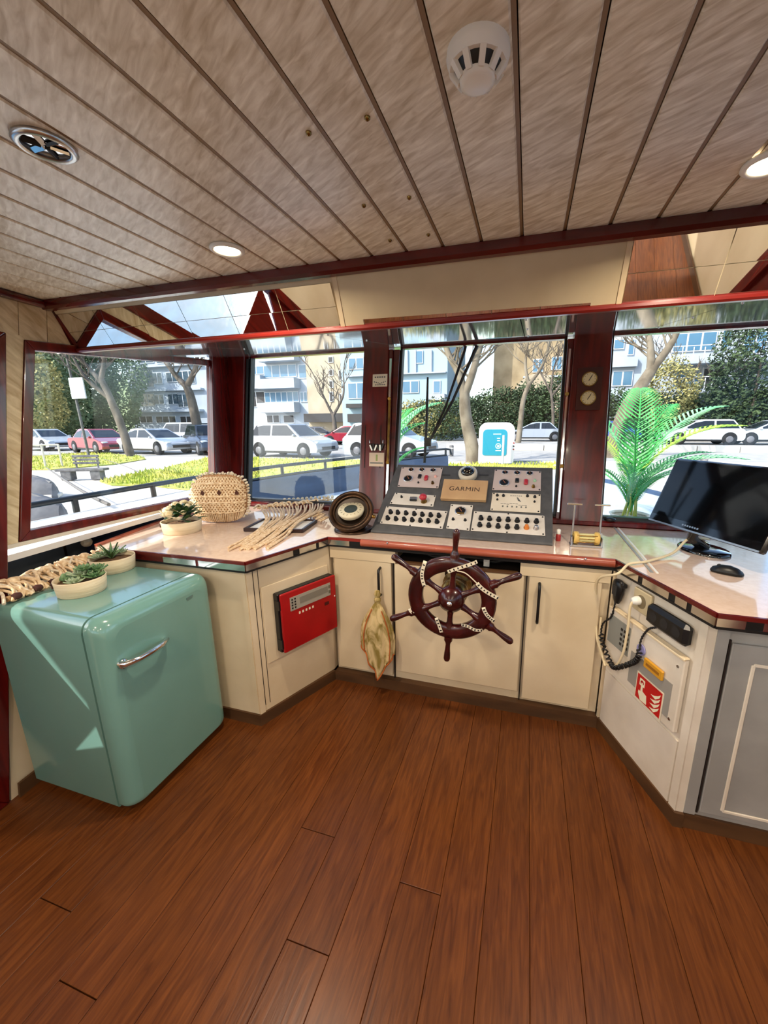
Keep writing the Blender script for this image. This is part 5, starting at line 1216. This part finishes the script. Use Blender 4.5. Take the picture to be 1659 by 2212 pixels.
# ================================================================== TREES AND BUSHES
M_bark = mat('bark', rgb(112, 102, 92), .9, col2=rgb(74, 66, 58), scale=(3, 3, 1), bump=.3)
M_bark2 = mat('plane_bark', rgb(132, 122, 106), .9, col2=rgb(92, 82, 68), scale=(2, 2, 1.4), bump=.2)
def branch(mb, p, d, ln, r_, depth, rg, spread=.6):
    pts = [p]; n = 4; r_ = max(r_, .022)
    for k in range(n): 
        d = (d+V((rg.uniform(-.16, .16), rg.uniform(-.16, .16), rg.uniform(-.02, .12)))).normalized(); pts.append(pts[-1]+d*(ln/n))
    mb.tube(pts, [r_*(1-.4*k/n) for k in range(n+1)], 6 if depth > 1 else 4, cap=False)
    if depth <= 0: return
    for k in range(rg.choice((3, 3, 4))):
        a_ = rg.uniform(0, 6.28); e = V((math.cos(a_), math.sin(a_), rg.uniform(.1, .7)))
        branch(mb, pts[-1] if k < 2 else pts[2], (d+e*spread).normalized(), ln*rg.uniform(.55, .8), r_*.55, depth-1, rg, spread)
def bare_tree(label, base, limbs, seed, r0=.25, depth=3, m=None, spread=.65):
    """limbs: trunk polyline (first) and main forks as offsets from the base"""
    t = thing('bare_tree', label, 'tree', tuple(base), group='bare trees on the street'); rg = random.Random(seed)
    tr_ = limbs[0]; MB().tube(smooth([V(base)+V(p) for p in tr_], 4), [r0*(1.25-.45*k/((len(tr_)-1)*4)) for k in range((len(tr_)-1)*4+1)], 10).build('trunk', m or M_bark, t)
    for lb in limbs[1:]:
        mb = MB(); ps_ = smooth([V(base)+V(p) for p in lb], 4); n = len(ps_)
        mb.tube(ps_, [r0*(.72-.4*k/(n-1)) for k in range(n)], 8, cap=False)
        for k in range(n//4, n):
            a_ = rg.uniform(0, 6.28); branch(mb, ps_[k], V((math.cos(a_)*.9, math.sin(a_)*.4, .55)).normalized(), 1.15, r0*.20, depth-1, rg, spread)
        branch(mb, ps_[-1], (ps_[-1]-ps_[-2]).normalized(), 2.0, r0*.32, depth, rg, spread)
        mb.build('limb', m or M_bark, t)
    return t
bare_tree('leaning bare tree in the side window', atz(283, 986, 0), [[(0, 0, -.1), (-.3, 0, 1.5), (-.9, .1, 3.0), (-1.3, .1, 4.0)], [(-1.3, .1, 4.0), (-.9, .2, 5.2), (-.6, 0, 6.6)], [(-1.3, .1, 3.8), (-2.6, .2, 5.0), (-4.2, 0, 6.0)], [(-.9, .1, 3.0), (-1.8, -.3, 4.0), (-2.4, -.3, 5.0)]], 1, .18, 4)
bare_tree('stout forked bare tree beside the left red pillar', atz(436, 978, 0), [[(0, 0, -.1), (-.1, 0, 1.6), (-.3, 0, 3.2), (-.5, 0, 3.8)], [(-.5, 0, 3.8), (.2, .1, 4.8), (.5, .1, 5.8)], [(-.5, 0, 3.8), (-1.4, 0, 4.7), (-1.9, 0, 5.6)]], 2, .25, 2)
bare_tree('small bare tree in front of the beige wall', gp_(722, 37), [[(0, 0, -.1), (0, 0, 1.5), (-.1, 0, 2.6)], [(-.1, 0, 2.5), (-.9, 0, 4.0), (-1.6, 0, 5.6)], [(-.1, 0, 2.5), (1.0, 0, 4.2), (1.2, 0, 5.6)]], 3, .22, 3)
bare_tree('large plane tree rising in the middle window', V((-2.1, 16.65, 0)), [[(0, 0, -.1), (-.05, 0, .6), (-.35, 0, 1.9), (-.42, 0, 2.8)], [(-.42, 0, 2.7), (-.7, 0, 3.6), (-1.15, 0, 4.4), (-1.6, 0, 6.0)], [(-.42, 0, 2.7), (-.1, 0, 3.6), (.2, .2, 5.0), (.3, .2, 6.5)]], 4, .25, 3, M_bark2)
bare_tree('pale twisting bare tree right of the kiosk', gp_(1122, 30), [[(0, 0, -.1), (.1, 0, 1.6), (.2, 0, 3.2), (.6, 0, 4.4)], [(.6, 0, 4.3), (1.3, 0, 5.4), (1.6, 0, 7.0), (.6, 0, 8.2)], [(.5, 0, 4.2), (.2, 0, 5.5), (.3, 0, 7.0)]], 5, .17, 3, M_bark2)
bare_tree('thin bare tree in front of the villa arch', gp_(1195, 33), [[(0, 0, -.1), (0, 0, 2.0), (-.3, 0, 4.0)], [(-.3, 0, 4.0), (-.2, 0, 5.6), (.3, 0, 7.0)], [(-.3, 0, 3.8), (-1.2, 0, 5.4), (-2.0, 0, 6.4)], [(-.2, 0, 3.6), (.8, 0, 5.0), (1.6, 0, 6.0)]], 6, .11, 3)
bare_tree('forked plane tree above the potted palm', gp_(1372, 21), [[(-.9, 0, -.1), (-.5, 0, 2.0), (.2, 0, 3.4), (.5, 0, 4.0)], [(.4, 0, 3.9), (.25, 0, 4.9), (-.2, 0, 6.4)], [(.45, 0, 3.9), (1.1, 0, 5.0), (1.5, 0, 6.6)]], 7, .27, 3, M_bark2)
bare_tree('small leaning bare tree behind the white hatchback', gp_(1505, 36), [[(0, 0, .2), (0, 0, 2.2), (.3, 0, 3.0)], [(.3, 0, 3.0), (1.8, 0, 4.2), (3.4, 0, 5.4)], [(.2, 0, 2.8), (-.8, 0, 3.6), (-1.4, 0, 4.4)]], 8, .08, 3)
FOL = [mat('foliage_dark', rgb(38, 56, 34), .8, col2=rgb(66, 84, 50), scale=(1, 1, 1)), mat('foliage_mid', rgb(78, 98, 66), .8, col2=rgb(118, 130, 92), scale=(1, 1, 1)), mat('foliage_olive', rgb(126, 124, 74), .8, col2=rgb(160, 150, 96), scale=(1, 1, 1))]
def leafy(label, base, rad, n, mi, seed, sz=.22, trunk=True, cat='tree', name='leafy_tree'):
    n *= 3; sz *= .55
    t = thing(name, label, cat, tuple(base)); rg = random.Random(seed); mb = MB()
    for k in range(n):
        th, ph = rg.uniform(0, 6.28), math.acos(rg.uniform(-1, 1)); q_ = rg.uniform(.55, 1)**.5
        bump = 1+.22*math.sin(3*th+seed)*math.sin(4*ph)
        c = V(base)+V((rad[0]*q_*bump*math.sin(ph)*math.cos(th), rad[1]*q_*bump*math.sin(ph)*math.sin(th), rad[2]*(1+q_*bump*math.cos(ph))))
        a_ = V((rg.uniform(-1, 1), rg.uniform(-1, 1), rg.uniform(-1, 1))).normalized()*sz*rg.uniform(.6, 1.3); b_ = a_.orthogonal().normalized()*sz*.6
        mb.add([c-a_, c+b_, c+a_, c-b_], [(0, 1, 2, 3)])
    mb.build('foliage', FOL[mi], t, kind='stuff')
    if trunk: MB().cyl(V(base), V(base)+V((0, 0, rad[2]*1.2)), .14, .06, 8).build('trunk', M_bark, t)
    return t
def gz(x, y_, z_=0): p = aty(x, 900, y_); return V((p.x, y_, z_))
leafy('large grey green tree at the left edge of the side window', gz(95, 30), (5.5, 3, 5.2), 2600, 1, 1, .34)
leafy('tall dark tree on the hillside left of the sign post', gz(165, 36), (6.5, 3, 6.0), 2600, 0, 2, .36)
leafy('grey green tree behind the leaning bare tree', gz(235, 42), (6.5, 3, 6.4), 2400, 1, 3, .36)
leafy('olive tree at the far left behind the white saloon', gz(60, 26), (3.5, 2.5, 4.4), 1600, 2, 4, .28)
leafy('dark clipped hedge behind the middle of the road', gz(985, 40, .2), (5.5, 1.5, 1.9), 2200, 0, 5, .24, False, 'hedge', 'hedge')
leafy('dark green shrub in front of the stone villa', gz(1085, 41, .2), (4.0, 1.5, 2.3), 2000, 0, 6, .24, False, 'shrub', 'shrub')
leafy('dark evergreen shrub left of the villa arch', gz(1140, 42, .2), (2.4, 1.5, 2.6), 1300, 0, 7, .24, False, 'shrub', 'shrub')
leafy('dark shrub behind the grey blue saloon', gz(1215, 41, .2), (3.2, 1.5, 2.8), 1600, 0, 8, .24, False, 'shrub', 'shrub')
leafy('brown hedge seen left of the plane tree', gz(910, 40, .2), (4.0, 1.5, 1.8), 1600, 2, 9, .22, False, 'hedge', 'hedge')
leafy('tall dark conifer at the right edge', gz(1622, 34, .2), (2.8, 2, 4.6), 2600, 0, 10, .26)
leafy('dark shrub below the balconies behind the hatchback', gz(1560, 35, .2), (4.2, 1.5, 2.0), 1900, 0, 11, .24, False, 'shrub', 'shrub')
leafy('dark hedge behind the potted palm', gz(1400, 35, .2), (5.0, 1.5, 1.7), 1900, 0, 12, .24, False, 'hedge', 'hedge')
leafy('sunlit olive bush beside the forked plane tree', gz(1438, 34, 1.2), (1.8, 1.5, 2.4), 900, 2, 13, .22, False, 'shrub', 'shrub')
leafy('dark shrub right of the olive bush', gz(1345, 35, .2), (2.4, 1.5, 1.9), 900, 0, 14, .22, False, 'shrub', 'shrub')

# ================================================================== BUILDINGS
M_bw = mat('render_white', rgb(172, 182, 192), .8, col2=rgb(160, 170, 180), scale=(.5, .5, .5)); M_bb = mat('render_beige', rgb(178, 166, 144), .85, col2=rgb(164, 150, 128), scale=(.6, .6, .6))
M_bs = mat('stone_beige', rgb(160, 142, 112), .9, col2=rgb(138, 120, 92), scale=(.8, .8, .8)); M_bblue = mat('render_blue', rgb(150, 174, 186), .7)
M_pane = mat('far_pane', rgb(58, 78, 92), .15, spec=.5); M_paneb = mat('far_pane_blue', rgb(80, 118, 144), .15, spec=.5); M_wfr = mat('far_frame', rgb(198, 202, 206), .6); M_dkp = mat('far_dark', rgb(52, 50, 50), .6)
def window(par, x0_, x1_, z0_, z1_, y_, n=2, m=None):
    f_ = MB().box(((x0_+x1_)/2, y_-.06, (z0_+z1_)/2), (x1_-x0_, .12, z1_-z0_)).build('window', M_wfr, par)
    w = (x1_-x0_)/n
    for k in range(n): MB().box((x0_+w*(k+.5), y_-.125, (z0_+z1_)/2), (w-.14, .03, z1_-z0_-.16)).build('pane', m or M_pane, f_)
def bx_at(x, y, yy): return aty(x, y, yy)
def building(label, xa, xb, y_, h, depth, m, name='apartment_building'):
    A_ = aty(xa, 900, y_).x if xa != 751 else b3+.02; B2 = aty(xb, 900, y_).x
    t = thing(name, label, 'building', ((A_+B2)/2, y_+depth/2, 0))
    MB().box(((A_+B2)/2, y_+depth/2, h/2), (B2-A_, depth, h)).build('wall', m, t)
    return t, A_, B2
def win_px(par, y_, rects, n=2, m=None):
    for x0_, y0_, x1_, y1_, *k in rects:
        a_ = aty(x0_, y1_, y_); b_ = aty(x1_, y0_, y_); window(par, a_.x, b_.x, a_.z, b_.z, y_, k[0] if k else n, m)
def slab_px(par, y_, xa, xb, ya, yb, out=1.0, nm='balcony', m=None):
    a_ = aty(xa, yb, y_); b_ = aty(xb, ya, y_); MB().box(((a_.x+b_.x)/2, y_-out/2, (a_.z+b_.z)/2), (b_.x-a_.x, out, abs(b_.z-a_.z))).build(nm, m or M_bw, par)
B1, a1, b1 = building('white apartment block with window bands seen in the side window', 288, 470, 46, 17, 12, M_bw)
win_px(B1, 46, [(288, 805, 302, 830, 1), (304, 800, 330, 838, 2), (332, 804, 350, 830, 2), (362, 803, 384, 826, 2), (386, 800, 420, 830, 3), (288, 852, 306, 876, 1), (309, 850, 334, 878, 2), (336, 852, 354, 874, 2), (366, 850, 384, 874, 2), (387, 850, 418, 880, 3), (300, 762, 330, 786, 2), (340, 762, 366, 786, 2), (385, 760, 420, 786, 2)])
slab_px(B1, 46, 286, 440, 838, 848, .6); slab_px(B1, 46, 286, 440, 884, 892, .8); slab_px(B1, 46, 286, 440, 788, 797, .6)
win_px(B1, 46, [(292, 898, 330, 914, 3), (340, 898, 380, 914, 3), (392, 898, 430, 914, 3)], m=M_dkp)
B2_, a2, b2 = building('pale blue apartment block with curved bay beyond the second window', 500, 668, 45, 17, 12, M_bw)
win_px(B2_, 45, [(540, 790, 570, 810, 2), (572, 786, 640, 817, 4), (647, 787, 662, 818, 1), (574, 845, 645, 870, 6), (650, 846, 664, 869, 2), (572, 750, 640, 768, 4)], m=M_paneb)
win_px(B2_, 45, [(538, 845, 572, 880, 2)], m=M_dkp)
slab_px(B2_, 45, 572, 648, 818, 842, 1.4, 'bay'); slab_px(B2_, 45, 572, 648, 870, 892, 1.4, 'bay'); slab_px(B2_, 45, 530, 572, 812, 842, 1.0); slab_px(B2_, 45, 572, 648, 768, 785, 1.4, 'bay')
win_px(B2_, 45, [(578, 896, 604, 914, 2), (614, 896, 636, 914, 1)], m=M_dkp)
B3_, a3, b3 = building('beige side wall building with small slit windows', 667, 752, 44.5, 18, 12, M_bb)
win_px(B3_, 44.5, [(712, 798, 720, 812, 1), (713, 822, 720, 838, 1), (733, 800, 738, 822, 1), (713, 846, 720, 868, 1), (734, 850, 739, 866, 1)], m=M_dkp)
win_px(B3_, 44.5, [(710, 770, 720, 784, 1)], m=M_dkp)
slab_px(B3_, 44.5, 668, 751, 893, 912, 1.2, 'ground_floor', M_dkp)
B4_, a4, b4 = building('light blue apartment block either side of the wooden pillar', 751, 965, 43, 18, 12, M_bblue)
win_px(B4_, 43, [(754, 772, 786, 799, 2), (753, 826, 790, 862, 2), (798, 772, 850, 800, 2), (800, 826, 850, 862, 2), (898, 757, 914, 786, 1), (936, 822, 952, 850, 1), (870, 822, 905, 850, 2)], m=M_paneb)
slab_px(B4_, 43, 751, 965, 803, 815, .5); slab_px(B4_, 43, 754, 800, 872, 882, .8, 'canopy', M_dkp); slab_px(B4_, 43, 754, 850, 893, 912, .4, 'ground_floor', M_dkp); slab_px(B4_, 43, 930, 965, 852, 866, 1.2)
for x in (880, 898, 932): slab_px(B4_, 43, x, x+1.5, 756, 806, .2, 'rib')
B5_, a5, b5 = building('stone villa with an arched porch behind the trees', 1062, 1300, 50, 14, 12, M_bs, 'stone_villa')
c = aty(1160, 850, 50)
MB().lathe([(2.6, 0), (2.6, 1.2)], (c.x, 49.9, 4.4), (0, -1, 0), 24).build('arch', M_bb, B5_)
MB().box((c.x, 49.3, 2.6), (3.4, 1.4, 4.6)).build('doorway', M_dkp, B5_)
win_px(B5_, 50, [(1150, 775, 1175, 805, 2), (1190, 770, 1215, 800, 2), (1185, 822, 1210, 850, 2)], m=M_paneb)
slab_px(B5_, 50, 1130, 1300, 808, 818, .8)
B6_, a6, b6 = building('white apartment block with long glazed balconies in the right window', 1295, 1720, 39, 18, 12, M_bw)
win_px(B6_, 39, [(1300, 732, 1350, 757, 2), (1354, 732, 1372, 768, 1), (1450, 715, 1550, 762, 3), (1553, 712, 1582, 757, 1), (1600, 715, 1660, 766, 2), (1320, 800, 1368, 835, 2), (1450, 798, 1512, 838, 2)], m=M_paneb)
win_px(B6_, 39, [(1512, 793, 1566, 838, 2), (1585, 792, 1640, 836, 2)], m=M_dkp)
slab_px(B6_, 39, 1440, 1720, 776, 792, 1.3); slab_px(B6_, 39, 1440, 1720, 842, 862, 1.3); slab_px(B6_, 39, 1296, 1376, 772, 796, .5)
for lev in (776, 842):
    for x in range(1448, 1720, 24):
        a_ = aty(x, lev, 37.75); MB().box((a_.x, 37.75, a_.z+.45), (.06, .05, .9)).build('rail_post', M_wfr, B6_)
    a_ = aty(1440, lev, 37.75); b_ = aty(1720, lev-8, 37.75); MB().box(((a_.x+b_.x)/2, 37.75, a_.z+.9), (b_.x-a_.x, .06, .06)).build('rail', M_wfr, B6_)
hl = struct(MB().ball((-58, 70, -4), (36, 18, 20), 24, 10).build('hillside', FOL[1]))
for i, x in enumerate((150, 262)):
    hb = aty(x, 900, 48+3*i); t = thing('hillside_house', ['low pale roofed house among the hillside trees', 'small white hut beside the leaning bare tree'][i], 'house', (hb.x, 48, 0))
    z0_ = (3.2, 0)[i]; MB().box((hb.x, 48+3*i-12, z0_+1.2), (7-3*i, 4, 2.4)).build('wall', M_bw, t); MB().box((hb.x, 48+3*i-12, z0_+2.5), (7.8-3*i, 4.6, .25)).build('roof', M_bb, t)
    MB().box((hb.x, 46+3*i-12.05, z0_+1.3), (.9, .1, 1.0)).build('window', M_dkp, t)
